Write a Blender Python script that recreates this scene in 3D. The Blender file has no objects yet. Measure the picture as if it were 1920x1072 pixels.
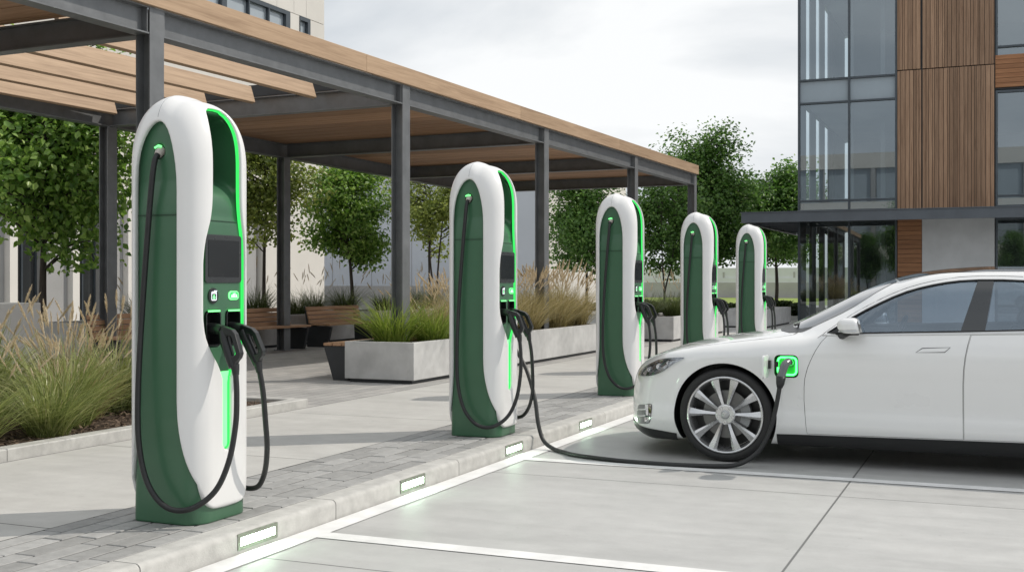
import bpy, bmesh, math, random
import numpy as np
from mathutils import Vector, Matrix
from mathutils.geometry import delaunay_2d_cdt
R = math.radians
random.seed(7)
rng = np.random.default_rng(11)
SC = bpy.context.scene
COL = SC.collection
KZ = 0.11            # height of the plaza above the parking bays

# ------------------------------------------------------------------ naming
def tag(o, label=None, cat=None, group=None, kind=None):
    if label: o['label'] = label
    if cat: o['category'] = cat
    if group: o['group'] = group
    if kind: o['kind'] = kind
    return o
def link(o, parent=None):
    COL.objects.link(o)
    if parent is not None: o.parent = parent
    return o
def thing(name, label, cat, loc=(0, 0, 0), rz=0.0, group=None):
    o = bpy.data.objects.new(name, None)
    o.empty_display_size = .2
    link(o); o.location = loc; o.rotation_euler = (0, 0, rz)
    return tag(o, label, cat, group)
def copy_tree(o, parent=None):
    c = o.copy(); COL.objects.link(c)
    c.parent = parent
    for ch in list(o.children): copy_tree(ch, c)
    return c
def place(src, used, loc, rz, label, group=None, scale=1.0):
    """first use moves the source itself, later uses copy it with its parts"""
    o = src if not used else copy_tree(src)
    o.location = loc; o.rotation_euler = (0, 0, rz)
    o.scale = (scale,)*3 if not isinstance(scale, tuple) else scale
    o['label'] = label
    if group: o['group'] = group
    return o

# ------------------------------------------------------------------ materials
class NT:
    def __init__(s, name):
        s.m = bpy.data.materials.new(name); s.m.use_nodes = True
        s.t = s.m.node_tree; s.t.nodes.clear()
        s.out = s.t.nodes.new('ShaderNodeOutputMaterial')
    def n(s, typ, **kw):
        nd = s.t.nodes.new('ShaderNode'+typ)
        for k, v in kw.items():
            if k in nd.inputs.keys(): nd.inputs[k].default_value = v
            else: setattr(nd, k, v)
        return nd
    def l(s, a, b): s.t.links.new(a, b)
    def math(s, op, a, b=None, c=None):
        nd = s.t.nodes.new('ShaderNodeMath'); nd.operation = op
        for i, v in enumerate((a, b, c)):
            if v is None: continue
            if isinstance(v, (int, float)): nd.inputs[i].default_value = v
            else: s.l(v, nd.inputs[i])
        return nd.outputs[0]
    def mix(s, fac, a, b, mode='MIX'):
        nd = s.t.nodes.new('ShaderNodeMix'); nd.data_type = 'RGBA'; nd.blend_type = mode
        for i, v in ((0, fac), (6, a), (7, b)):
            if isinstance(v, (int, float)): nd.inputs[i].default_value = v
            elif isinstance(v, tuple): nd.inputs[i].default_value = (*v[:3], 1)
            else: s.l(v, nd.inputs[i])
        return nd.outputs[2]
    def coord(s, kind='Object', stretch=(1, 1, 1)):
        if kind == 'Position':
            c = s.n('NewGeometry').outputs['Position']
        else:
            c = s.n('TexCoord').outputs[kind]
        if stretch != (1, 1, 1):
            mp = s.n('Mapping'); mp.inputs['Scale'].default_value = stretch
            s.l(c, mp.inputs['Vector']); c = mp.outputs[0]
        return c
    def noise(s, c, scale, detail=4, rough=.55, dist=0.0):
        nd = s.n('TexNoise', Scale=scale, Detail=detail, Roughness=rough, Distortion=dist)
        s.l(c, nd.inputs['Vector']); return nd.outputs['Fac']
    def ramp(s, fac, stops):
        nd = s.n('ValToRGB'); e = nd.color_ramp.elements
        while len(e) < len(stops): e.new(.5)
        for el, (p, c) in zip(e, stops):
            el.position = p
            el.color = (c, c, c, 1) if isinstance(c, (int, float)) else (*c[:3], 1)
        s.l(fac, nd.inputs[0]); return nd.outputs[0]
    def bump(s, h, strength, dist=.01):
        nd = s.n('Bump', Strength=strength, Distance=dist); s.l(h, nd.inputs['Height']); return nd.outputs[0]
    def lines(s, sock, off, period, half):
        v = s.math('ADD', sock, -off+period*1000.5)
        v = s.math('MODULO', v, period)
        v = s.math('ABSOLUTE', s.math('ADD', v, -period/2))
        return s.math('LESS_THAN', v, half)
    def pbr(s, col, rough=.5, metal=0.0, normal=None, coat=0.0, spec=.5, emit=None, estr=0.0):
        b = s.n('BsdfPrincipled')
        def put(k, v):
            if isinstance(v, tuple): b.inputs[k].default_value = (*v[:3], 1)
            elif isinstance(v, (int, float)): b.inputs[k].default_value = v
            else: s.l(v, b.inputs[k])
        put('Base Color', col); put('Roughness', rough); put('Metallic', metal)
        put('Coat Weight', coat); put('Specular IOR Level', spec)
        b.inputs['Coat Roughness'].default_value = .05
        if normal is not None: s.l(normal, b.inputs['Normal'])
        if emit: put('Emission Color', emit); put('Emission Strength', estr)
        s.l(b.outputs[0], s.out.inputs[0]); s.b = b
        return s.m

def simple(name, col, rough=.5, var=.12, scale=8.0, metal=0.0, coat=0.0, bump=0.0, bscale=60.0, spec=.5, stretch=(1, 1, 1), island=0.0, rvar=.08, bdist=.004):
    t = NT(name); c = t.coord('Object', stretch)
    n1 = t.noise(c, scale, 5, .6)
    lo = tuple(max(0, x*(1-var)) for x in col); hi = tuple(min(1, x*(1+var)) for x in col)
    cc = t.mix(t.ramp(n1, [(.3, 0.0), (.7, 1.0)]), lo, hi)
    if island:
        g = t.n('NewGeometry'); rv = t.math('MULTIPLY_ADD', g.outputs['Random Per Island'], 2*island, 1-island)
        hs = t.n('HueSaturation'); t.l(rv, hs.inputs['Value']); t.l(cc, hs.inputs['Color']); cc = hs.outputs[0]
    rr = t.math('MULTIPLY_ADD', n1, 2*rvar, rough-rvar)
    nm = t.bump(t.noise(c, bscale, 4, .6), bump, bdist) if bump else None
    return t.pbr(cc, rr, metal, nm, coat, spec)

def wood(name, light, dark, axis, grain=1.0, rough=.55, island=.16):
    t = NT(name)
    st = [14*grain]*3; st[axis] = .55*grain
    tc = t.n('TexCoord'); g = t.n('NewGeometry')
    off = t.n('VectorMath', operation='MULTIPLY_ADD')
    cx = t.n('CombineXYZ')
    for i in range(3): t.l(t.math('MULTIPLY', g.outputs['Random Per Island'], 37.0+11*i), cx.inputs[i])
    add = t.n('VectorMath', operation='ADD'); t.l(tc.outputs['Object'], add.inputs[0]); t.l(cx.outputs[0], add.inputs[1])
    mp = t.n('Mapping'); mp.inputs['Scale'].default_value = st; t.l(add.outputs[0], mp.inputs['Vector'])
    n1 = t.noise(mp.outputs[0], 1.6, 6, .62, .8)
    n2 = t.noise(mp.outputs[0], 6.0, 3, .6, .2)
    v = t.math('ADD', t.math('MULTIPLY', n1, .7), t.math('MULTIPLY', n2, .3))
    cc = t.mix(t.ramp(v, [(.34, 0.0), (.5, .55), (.66, 1.0)]), dark, light)
    rv = t.math('MULTIPLY_ADD', g.outputs['Random Per Island'], 2*island, 1-island)
    hs = t.n('HueSaturation'); t.l(rv, hs.inputs['Value']); t.l(cc, hs.inputs['Color'])
    nm = t.bump(v, .25, .004)
    return t.pbr(hs.outputs[0], rough, 0.0, nm, 0.0, .3)

def emitter(name, col, strength, base=(.5, .5, .5)):
    t = NT(name)
    return t.pbr(base, .4, emit=col, estr=strength)

def leaf_mat(name, dark, light, yellow, trans=.36):
    t = NT(name); g = t.n('NewGeometry'); c = t.coord('Object')
    n = t.noise(c, 1.1, 2)
    rp = g.outputs['Random Per Island']
    v = t.math('ADD', t.math('MULTIPLY', rp, .65), t.math('MULTIPLY', n, .45))
    cc = t.mix(t.ramp(v, [(.2, 0.0), (.85, 1.0)]), dark, light)
    cc = t.mix(t.ramp(rp, [(.86, 0.0), (1.0, .5)]), cc, yellow)
    b = t.n('BsdfPrincipled', Roughness=.36); t.l(cc, b.inputs['Base Color'])
    b.inputs['Specular IOR Level'].default_value = .45
    tr = t.n('BsdfTranslucent'); hs = t.n('HueSaturation', Value=1.5, Saturation=1.1); t.l(cc, hs.inputs['Color'])
    t.l(hs.outputs[0], tr.inputs[0])
    mx = t.n('MixShader', Fac=trans); t.l(b.outputs[0], mx.inputs[1]); t.l(tr.outputs[0], mx.inputs[2])
    t.l(mx.outputs[0], t.out.inputs[0]); return t.m

def glass_mat(name, tint, refl=1.0, rough=.02, haze=0.0, ior=1.5, base=0.0, gtint=(.95, .97, 1)):
    t = NT(name)
    tr = t.n('BsdfTransparent'); tr.inputs[0].default_value = (*tint, 1)
    gl = t.n('BsdfGlossy', Roughness=rough); gl.inputs[0].default_value = (*gtint, 1)
    fr = t.n('Fresnel', IOR=ior)
    fac = t.math('MINIMUM', t.math('MULTIPLY_ADD', fr.outputs[0], refl, base), 1.0)
    if haze:
        c = t.coord('Object'); n = t.noise(c, 3.0, 4)
        df = t.n('BsdfDiffuse'); df.inputs[0].default_value = (.46, .54, .62, 1)  # pale blue diffuse veil, painted in for the reflected haze on the panes
        mx0 = t.n('MixShader'); t.l(t.math('MULTIPLY', n, haze), mx0.inputs[0]); t.l(tr.outputs[0], mx0.inputs[1]); t.l(df.outputs[0], mx0.inputs[2])
        under = mx0.outputs[0]
    else: under = tr.outputs[0]
    mx = t.n('MixShader'); t.l(fac, mx.inputs[0]); t.l(under, mx.inputs[1]); t.l(gl.outputs[0], mx.inputs[2])
    t.l(mx.outputs[0], t.out.inputs[0]); return t.m

def ground_concrete(name, col, xoff, xper, yoff, yper, half=.006, gloss=.5, kind=0):
    t = NT(name); c = t.coord('Position'); sp = t.n('SeparateXYZ'); t.l(c, sp.inputs[0])
    mp = t.n('Mapping'); mp.inputs['Rotation'].default_value = (0, 0, R(9)); mp.inputs['Scale'].default_value = (.45, 2.0, 1); t.l(c, mp.inputs['Vector'])
    n1 = t.noise(c, .55, 5, .6); n2 = t.noise(c, 7, 6, .65); n3 = t.noise(mp.outputs[0], 2.4, 5, .6, .6); n4 = t.noise(c, 70, 3, .7)
    v = t.math('ADD', t.math('MULTIPLY', n1, .38), t.math('MULTIPLY', n2, .24))
    v = t.math('ADD', v, t.math('MULTIPLY', n3, .28)); v = t.math('ADD', v, t.math('MULTIPLY', n4, .1))
    cc = t.mix(t.ramp(v, [(.33, 0.0), (.5, .5), (.68, 1.0)]), tuple(x*.76 for x in col), tuple(min(1, x*1.13) for x in col))
    # small dark pits and stains
    pit = t.ramp(t.noise(c, 16, 2, .5), [(.70, 0.0), (.78, .35)])
    cc = t.mix(pit, cc, tuple(x*.55 for x in col))
    st = t.ramp(t.noise(mp.outputs[0], .55, 6, .62, 1.2), [(.54, 0.0), (.70, .42)])
    cc = t.mix(st, cc, tuple(x*.72 for x in col))
    m = t.lines(sp.outputs[1], yoff, yper, half)
    if xper: m = t.math('MAXIMUM', m, t.lines(sp.outputs[0], xoff, xper, half))
    cc = t.mix(m, cc, tuple(x*.30 for x in col))
    rr = t.math('MULTIPLY_ADD', n3, .35, gloss-.17)
    h = t.math('SUBTRACT', t.math('ADD', t.math('MULTIPLY', n2, .5), t.math('MULTIPLY', n4, .5)), t.math('MULTIPLY', m, 2.0))
    return t.pbr(cc, rr, 0.0, t.bump(h, .22, .006), 0.0, .35)

def brick_ground(name, c1, c2, mortar, bw, bh, rot=0.0):
    t = NT(name); c = t.coord('Position'); mp = t.n('Mapping'); mp.inputs['Rotation'].default_value = (0, 0, rot); t.l(c, mp.inputs['Vector'])
    b = t.n('TexBrick', Scale=1.0); b.inputs['Brick Width'].default_value = bw; b.inputs['Row Height'].default_value = bh
    b.inputs['Mortar Size'].default_value = .006; b.inputs['Color1'].default_value = (*c1, 1); b.inputs['Color2'].default_value = (*c2, 1); b.inputs['Mortar'].default_value = (*mortar, 1)
    t.l(mp.outputs[0], b.inputs['Vector'])
    n = t.noise(c, 3, 5); cc = t.mix(.5, b.outputs['Color'], t.mix(n, (.12, .12, .12), (.5, .5, .5)), 'OVERLAY')
    return t.pbr(cc, .75, 0.0, t.bump(b.outputs['Fac'], -.4, .006), 0.0, .3)

M = {}
M['park'] = ground_concrete('parking_concrete', (.50, .50, .492), -.92, 2.74, 4.66, 2.74, .006, .48)
M['walk'] = ground_concrete('walk_concrete', (.525, .52, .50), 0, 0, 4.37, 2.4, .006, .62)
M['plaza'] = brick_ground('plaza_pavers', (.52, .51, .495), (.42, .415, .405), (.22, .215, .21), .42, .16, R(90))
M['earth'] = simple('far_ground', (.30, .30, .28), .9, .2, .2)
M['paver'] = simple('granite_pavers', (.335, .335, .33), .74, .13, 22, bump=.4, bscale=110, island=.17)
M['gap'] = simple('paver_bed', (.075, .073, .07), .95, .2, 20)
M['kerb'] = simple('kerb_stone', (.48, .475, .455), .72, .16, 9, bump=.35, bscale=120, island=.05)
M['paint_line'] = simple('road_paint', (.76, .76, .755), .65, .12, 4, bump=.2, bscale=150)
M['planter'] = simple('cast_concrete', (.50, .50, .495), .7, .17, 3.2, bump=.2, bscale=45)
M['steel'] = simple('painted_steel', (.185, .192, .20), .42, .14, 5, metal=.35, bump=.06, bscale=40)
M['steel_dark'] = simple('dark_steel', (.04, .043, .048), .45, .15, 5, metal=.2)
M['wood_beam'] = wood('oiled_larch', (.47, .335, .225), (.29, .195, .125), 1, .8, .55, .10)
M['wood_soffit'] = wood('soffit_boards', (.52, .32, .20), (.30, .17, .095), 0, .8, .6, .22)
M['wood_clad'] = wood('cedar_cladding', (.36, .235, .155), (.20, .12, .075), 2, .9, .62, .2)
M['wood_slat'] = wood('cedar_slats', (.38, .19, .095), (.21, .095, .045), 0, .9, .6, .16)
M['bench_wood'] = wood('bench_timber', (.54, .33, .20), (.32, .185, .11), 1, 1.2, .5, .12)
M['white'] = simple('white_shell', (.80, .80, .80), .30, .012, 3, coat=.25, rvar=.03)
M['green'] = simple('green_shell', (.052, .142, .078), .34, .06, 3, coat=.15, rvar=.04)
M['rubber'] = simple('black_rubber', (.018, .019, .02), .45, .2, 20)
M['plastic'] = simple('black_plastic', (.014, .015, .016), .30, .2, 15, rvar=.05)
M['screen'] = simple('screen_glass', (.010, .011, .012), .16, .1, 4, coat=.0, rvar=.03, spec=.35)
M['bezel'] = simple('screen_bezel', (.03, .032, .034), .28, .1, 6)
M['chrome'] = simple('chrome', (.78, .79, .80), .12, .03, 4, metal=1.0, rvar=.04)
M['alloy'] = simple('silver_alloy', (.66, .665, .675), .26, .03, 6, metal=.85, rvar=.05)
M['tyre'] = simple('tyre_rubber', (.020, .020, .021), .68, .15, 14, bump=.1, bscale=80)
M['disc'] = simple('brake_steel', (.17, .17, .17), .35, .1, 20, metal=.9)
M['trim'] = simple('black_trim', (.016, .017, .018), .38, .1, 8)
M['gloss_black'] = simple('black_gloss', (.022, .026, .03), .08, .1, 3, coat=.8, rvar=.02)
M['cabin'] = simple('cabin_lining', (.075, .08, .088), .8, .15, 5)
M['caliper'] = simple('brake_caliper', (.30, .31, .32), .5, .1, 6)
M['paint'] = simple('white_car_paint', (.82, .825, .83), .28, .008, 3, coat=1.0, rvar=.02)
M['glow'] = emitter('green_light', (.035, .80, .13), .95, (.02, .4, .05))
M['glow_hot'] = emitter('bright_green_light', (.22, 1.0, .30), 1.35, (.1, .6, .15))
M['port_plate'] = emitter('port_plate_glow', (.02, .75, .06), .26, (.02, .3, .04))
M['plug_grey'] = simple('grey_plug', (.16, .17, .175), .25, .1, 10, metal=.5)
M['belt'] = simple('satin_strip', (.72, .73, .74), .3, .02, 5, metal=.25)
M['glow_port'] = emitter('port_light', (.06, 1.0, .14), 4.5, (.1, .6, .15))
M['lamp'] = emitter('kerb_lamp', (.66, 1.0, .70), 24.0, (.8, .8, .8))
M['lamp_frame'] = simple('lamp_frame', (.26, .28, .23), .4, .1, 10, metal=.5)
M['socket_white'] = simple('cable_socket', (.55, .5, .47), .5, .05, 8)
M['icon_white'] = emitter('icon_light', (.75, .9, 1.0), .6, (.6, .6, .6))
M['seam'] = simple('panel_seam', (.36, .37, .38), .6, .05, 10)
M['seam_green'] = simple('green_panel_seam', (.02, .06, .033), .6, .05, 10)
M['mulch'] = simple('bark_mulch', (.085, .058, .042), .95, .35, 30, bump=.8, bscale=60, bdist=.02)
M['chips'] = simple('bark_chips', (.17, .12, .085), .9, .2, 30, island=.5)
M['soil'] = simple('soil', (.05, .04, .03), .95, .3, 30, bump=.6, bscale=50)
M['blade'] = leaf_mat('grass_blades', (.15, .20, .055), (.42, .46, .18), (.74, .66, .42), .22)
M['blade_g'] = leaf_mat('green_grass_blades', (.12, .20, .03), (.36, .44, .10), (.50, .50, .18), .25)
M['blade_t'] = leaf_mat('tan_grass_blades', (.25, .22, .09), (.54, .46, .25), (.64, .54, .34), .22)
M['blade_d'] = leaf_mat('dark_grass_blades', (.05, .075, .022), (.13, .165, .055), (.25, .24, .12), .2)  # darkest of the blade colours
M['plume'] = leaf_mat('seed_plumes', (.56, .46, .32), (.78, .69, .52), (.80, .72, .58), .25)
M['leaf'] = leaf_mat('leaves_mid', (.07, .16, .025), (.31, .47, .11), (.50, .58, .22))
M['leaf_y'] = leaf_mat('leaves_yellowish', (.12, .17, .035), (.38, .44, .12), (.50, .50, .19))
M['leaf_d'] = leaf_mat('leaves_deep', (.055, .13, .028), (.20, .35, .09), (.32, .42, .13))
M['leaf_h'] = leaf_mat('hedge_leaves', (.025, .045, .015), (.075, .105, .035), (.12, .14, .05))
M['bark'] = simple('tree_bark', (.062, .052, .044), .9, .3, 12, bump=.6, bscale=30, bdist=.02, stretch=(1, 1, .2))
M['lawn'] = simple('lawn', (.20, .27, .045), .95, .25, .6, bump=.4, bscale=20)
M['cream'] = simple('cream_render', (.66, .635, .595), .75, .06, .6, bump=.05)
M['cream_pier'] = simple('pale_pier', (.72, .70, .665), .75, .05, .6)
M['grey_panel'] = simple('grey_panel', (.36, .36, .36), .7, .08, .6)
M['shade_wall'] = simple('hall_wall_in_shade', (.62, .66, .72), .7, .05, .4)  # blue-grey colour holds the shade of the face turned from the sun
M['band_wall'] = simple('boundary_wall', (.42, .41, .39), .85, .12, .5)
M['band_white'] = simple('white_parapet', (.66, .67, .68), .8, .08, .5)
M['concrete_panel'] = simple('concrete_panel', (.56, .575, .59), .7, .10, 1.4, bump=.1, bscale=30)
M['frame'] = simple('window_frame', (.07, .085, .10), .4, .1, 4, metal=.3)
M['canopy'] = simple('canopy_steel', (.10, .115, .135), .42, .1, 2, metal=.2)
M['soffit_white'] = simple('canopy_soffit', (.40, .39, .38), .8, .05, 2)
M['room'] = simple('room_walls', (.30, .315, .33), .85, .12, .8)
M['room_light'] = simple('room_ceiling', (.50, .51, .52), .85, .06, .8)
M['glass_b'] = glass_mat('facade_glass', (.56, .66, .70), 1.2, .01, .06, 1.6, .21, (.78, .88, .95))
M['glass_g'] = glass_mat('shopfront_glass', (.52, .58, .58), 1.2, .01, .03, 1.6, .13, (.82, .90, .93))
M['glass_s'] = simple('spandrel_glass', (.30, .36, .41), .12, .06, 1.0, coat=.5, rvar=.03)
M['glass_far'] = simple('painted_sky_glass', (.36, .41, .45), .06, .06, .5, coat=.9, rvar=.02)  # reflected sky put into the grey-blue base colour
M['glass_dark'] = simple('dark_window', (.035, .038, .04), .08, .2, .8, coat=.6, rvar=.03)
M['glass_car'] = glass_mat('car_window', (.62, .70, .78), 1.3, .01, .15, 1.5, .14, (.72, .86, 1.0))
M['glass_clear'] = glass_mat('lamp_cover', (.93, .95, .97), 1.3, .01, 0, 1.45)
M['silver'] = simple('mirror_silver', (.62, .64, .66), .06, .02, 4, metal=1.0, rvar=.02)

# ------------------------------------------------------------------ geometry helpers
class MB:
    def __init__(s): s.v = []; s.f = []
    def add(s, v, f):
        o = len(s.v); s.v.extend([tuple(map(float, p)) for p in v]); s.f.extend([tuple(int(i)+o for i in q) for q in f]); return s
    def box(s, x0, x1, y0, y1, z0, z1, M4=None):
        v = [(x0, y0, z0), (x1, y0, z0), (x1, y1, z0), (x0, y1, z0), (x0, y0, z1), (x1, y0, z1), (x1, y1, z1), (x0, y1, z1)]
        if M4 is not None: v = [tuple(M4 @ Vector(p)) for p in v]
        return s.add(v, [(0, 3, 2, 1), (4, 5, 6, 7), (0, 1, 5, 4), (1, 2, 6, 5), (2, 3, 7, 6), (3, 0, 4, 7)])
    def cbox(s, x0, x1, y0, y1, z0, z1, c):   # box with chamfered top edges
        v = [(x0, y0, z0), (x1, y0, z0), (x1, y1, z0), (x0, y1, z0), (x0, y0, z1-c), (x1, y0, z1-c), (x1, y1, z1-c), (x0, y1, z1-c),
             (x0+c, y0+c, z1), (x1-c, y0+c, z1), (x1-c, y1-c, z1), (x0+c, y1-c, z1)]
        return s.add(v, [(0, 3, 2, 1), (8, 9, 10, 11), (0, 1, 5, 4), (1, 2, 6, 5), (2, 3, 7, 6), (3, 0, 4, 7), (4, 5, 9, 8), (5, 6, 10, 9), (6, 7, 11, 10), (7, 4, 8, 11)])
    def prism(s, poly, fn, h0, h1):     # poly: 2D outline, fn(a,b,h)->3D
        n = len(poly); v = [fn(a, b, h0) for a, b in poly]+[fn(a, b, h1) for a, b in poly]
        f = [tuple(range(n))[::-1], tuple(range(n, 2*n))]+[(i, (i+1) % n, n+(i+1) % n, n+i) for i in range(n)]
        return s.add(v, f)
    def tube(s, pts, r, n=8, cap=True):
        P = [Vector(p) for p in pts]; m = len(P)
        rr = r if isinstance(r, (list, tuple)) else [r]*m
        T = [(P[min(i+1, m-1)]-P[max(i-1, 0)]).normalized() for i in range(m)]
        up = Vector((0, 0, 1)) if abs(T[0].z) < .9 else Vector((1, 0, 0))
        N = (up-T[0]*up.dot(T[0])).normalized(); v = []
        for i in range(m):
            N = (N-T[i]*N.dot(T[i])).normalized(); B = T[i].cross(N)
            for k in range(n):
                a = 2*math.pi*k/n; v.append(P[i]+(N*math.cos(a)+B*math.sin(a))*rr[i])
        f = [(i*n+k, i*n+(k+1) % n, (i+1)*n+(k+1) % n, (i+1)*n+k) for i in range(m-1) for k in range(n)]
        if cap: f += [tuple(range(n))[::-1], tuple(range((m-1)*n, m*n))]
        return s.add(v, f)
    def lathe(s, prof, n=48, fn=lambda r, a, h: (r*math.cos(a), r*math.sin(a), h), close=False):
        v = []; m = len(prof)
        for r, h in prof:
            for k in range(n): v.append(fn(r, 2*math.pi*k/n, h))
        rng_ = range(m if close else m-1)
        f = [(i*n+k, i*n+(k+1) % n, ((i+1) % m)*n+(k+1) % n, ((i+1) % m)*n+k) for i in rng_ for k in range(n)]
        return s.add(v, f)
    def build(s, name, mat, parent=None, smooth=False, angle=None, loc=None):
        me = bpy.data.meshes.new(name); me.from_pydata(s.v, [], s.f); me.update()
        for m_ in (mat if isinstance(mat, (list, tuple)) else [mat]): me.materials.append(m_)
        if smooth: me.shade_smooth()
        if angle: shade_angle(me, angle)
        o = bpy.data.objects.new(name, me); link(o, parent)
        if loc: o.location = loc
        return o
def shade_angle(me, deg):
    me.shade_smooth()
    bm = bmesh.new(); bm.from_mesh(me); lim = R(deg)
    for e in bm.edges:
        e.smooth = not (len(e.link_faces) == 2 and e.calc_face_angle(0) > lim) and len(e.link_faces) == 2
    bm.to_mesh(me); bm.free()
def np_mesh(name, V, F, mat, parent=None, smooth=True):
    """fast mesh from numpy arrays, F is (n,3) or (n,4)"""
    me = bpy.data.meshes.new(name); V = np.asarray(V, np.float32); F = np.asarray(F, np.int32); k = F.shape[1]
    me.vertices.add(len(V)); me.vertices.foreach_set('co', V.ravel())
    me.loops.add(F.size); me.loops.foreach_set('vertex_index', F.ravel())
    me.polygons.add(len(F)); me.polygons.foreach_set('loop_start', np.arange(0, F.size, k, dtype=np.int32))
    me.materials.append(mat); me.update(calc_edges=True); me.validate()
    if smooth: me.shade_smooth()
    return link(bpy.data.objects.new(name, me), parent)
def bez(pts, n=12):
    """Catmull-Rom through points"""
    P = [Vector(p) for p in pts]; P = [P[0]*2-P[1]]+P+[P[-1]*2-P[-2]]; out = []
    for i in range(1, len(P)-2):
        a, b, c, d = P[i-1:i+3]
        for k in range(n):
            t = k/n
            out.append(.5*((2*b)+(c-a)*t+(2*a-5*b+4*c-d)*t*t+(3*b-a-3*c+d)*t**3))
    out.append(P[-2]); return out
def rrect(x0, x1, y0, y1, r, n=5):
    out = []
    for cx, cy, a0 in ((x1-r, y0+r, -90), (x1-r, y1-r, 0), (x0+r, y1-r, 90), (x0+r, y0+r, 180)):
        for k in range(n+1):
            a = R(a0+90*k/n); out.append((cx+r*math.cos(a), cy+r*math.sin(a)))
    return out
def bevel(o, w, seg=2, angle=35):
    b = o.modifiers.new('edge', 'BEVEL'); b.width = w; b.segments = seg; b.limit_method = 'ANGLE'; b.angle_limit = R(angle)
    return o

# ------------------------------------------------------------------ implicit surfaces
def smax(a, b, k):
    h = np.maximum(k-np.abs(a-b), 0)/k
    return np.maximum(a, b)+h*h*k*.25
def smin(a, b, k): return -smax(-a, -b, k)
class PC:
    """monotone cubic through key points"""
    def __init__(s, pts):
        p = np.array(pts, float); s.x = p[:, 0]; s.y = p[:, 1]
        h = np.diff(s.x); d = np.diff(s.y)/h
        m = np.zeros(len(s.x)); m[0] = d[0]; m[-1] = d[-1]
        for i in range(1, len(d)):
            if d[i-1]*d[i] > 0:
                w1 = 2*h[i]+h[i-1]; w2 = h[i]+2*h[i-1]
                m[i] = (w1+w2)/(w1/d[i-1]+w2/d[i])
        s.m = m; s.h = h
    def __call__(s, x):
        x = np.clip(x, s.x[0], s.x[-1]); i = np.clip(np.searchsorted(s.x, x)-1, 0, len(s.h)-1)
        h = s.h[i]; t = (x-s.x[i])/h
        return s.y[i]*(1+2*t)*(1-t)**2+s.m[i]*h*t*(1-t)**2+s.y[i+1]*t*t*(3-2*t)+s.m[i+1]*h*t*t*(t-1)
def poly_sdf(px, py, poly):
    px, py = np.broadcast_arrays(np.asarray(px, float), np.asarray(py, float))
    d = np.full(px.shape, 1e9); sgn = np.ones(px.shape); n = len(poly)
    for i in range(n):
        ax, ay = poly[i]; bx, by = poly[i-1]
        ex, ey = bx-ax, by-ay; wx, wy = px-ax, py-ay
        t = np.clip((wx*ex+wy*ey)/(ex*ex+ey*ey+1e-18), 0, 1)
        d = np.minimum(d, (wx-ex*t)**2+(wy-ey*t)**2)
        c1 = py >= ay; c2 = py < by; c3 = ex*wy > ey*wx
        flip = (c1 & c2 & c3) | (~c1 & ~c2 & ~c3)
        sgn = np.where(flip, -sgn, sgn)
    return sgn*np.sqrt(d)
def surface_nets(F, lo, hi, h):
    ax = [np.arange(lo[i], hi[i]+h, h) for i in range(3)]
    v = F(ax[0][:, None, None], ax[1][None, :, None], ax[2][None, None, :])
    v = np.broadcast_to(v, tuple(len(a) for a in ax)).astype(np.float32)
    s = v < 0
    nx, ny, nz = (d-1 for d in s.shape)
    cnt = np.zeros((nx, ny, nz), np.int8)
    offs = [(i, j, k) for i in (0, 1) for j in (0, 1) for k in (0, 1)]
    for i, j, k in offs: cnt += s[i:i+nx, j:j+ny, k:k+nz]
    I, J, K = np.nonzero((cnt > 0) & (cnt < 8))
    idx = np.full((nx, ny, nz), -1, np.int32); idx[I, J, K] = np.arange(len(I))
    cv = {o: v[I+o[0], J+o[1], K+o[2]] for o in offs}
    acc = np.zeros((len(I), 3)); num = np.zeros(len(I))
    for a in offs:
        for d in range(3):
            if a[d] == 1: continue
            b = list(a); b[d] = 1; b = tuple(b)
            va, vb = cv[a], cv[b]; m = (va < 0) != (vb < 0)
            t = np.where(m, va/np.where(m, va-vb, 1), 0)
            p = np.stack([np.full(len(I), float(a[0])), np.full(len(I), float(a[1])), np.full(len(I), float(a[2]))], 1); p[:, d] = t
            acc += p*m[:, None]; num += m
    P = np.stack([ax[0][I], ax[1][J], ax[2][K]], 1)+acc/num[:, None]*h
    Q = []
    for d in range(3):
        sl0 = [slice(1, -1)]*3; sl0[d] = slice(0, -1); sl1 = [slice(1, -1)]*3; sl1[d] = slice(1, None)
        A = s[tuple(sl0)]; B = s[tuple(sl1)]
        i, j, k = np.nonzero(A != B); inside = A[i, j, k]
        base = [i, j, k]
        for q in range(3):
            if q != d: base[q] = base[q]+1
        e, f = [(1, 2), (2, 0), (0, 1)][d]
        def cell(de, df):
            c = [base[0].copy(), base[1].copy(), base[2].copy()]; c[e] -= de; c[f] -= df
            return idx[c[0], c[1], c[2]]
        quad = np.stack([cell(0, 0), cell(1, 0), cell(1, 1), cell(0, 1)], 1)
        quad = np.where(inside[:, None], quad, quad[:, ::-1]); Q.append(quad)
    Q = np.concatenate(Q); Q = Q[(Q >= 0).all(1)]
    e = 1e-4
    for _ in range(3):
        x, y, z = P.T; f0 = F(x, y, z)
        g = np.stack([(F(x+e, y, z)-f0)/e, (F(x, y+e, z)-f0)/e, (F(x, y, z+e)-f0)/e], 1)
        st = -f0[:, None]*g/np.maximum((g*g).sum(1), .05)[:, None]
        ln = np.linalg.norm(st, axis=1, keepdims=True)
        P = P+st*np.minimum(1, .5*h/np.maximum(ln, 1e-9))
    return P, Q
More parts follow.
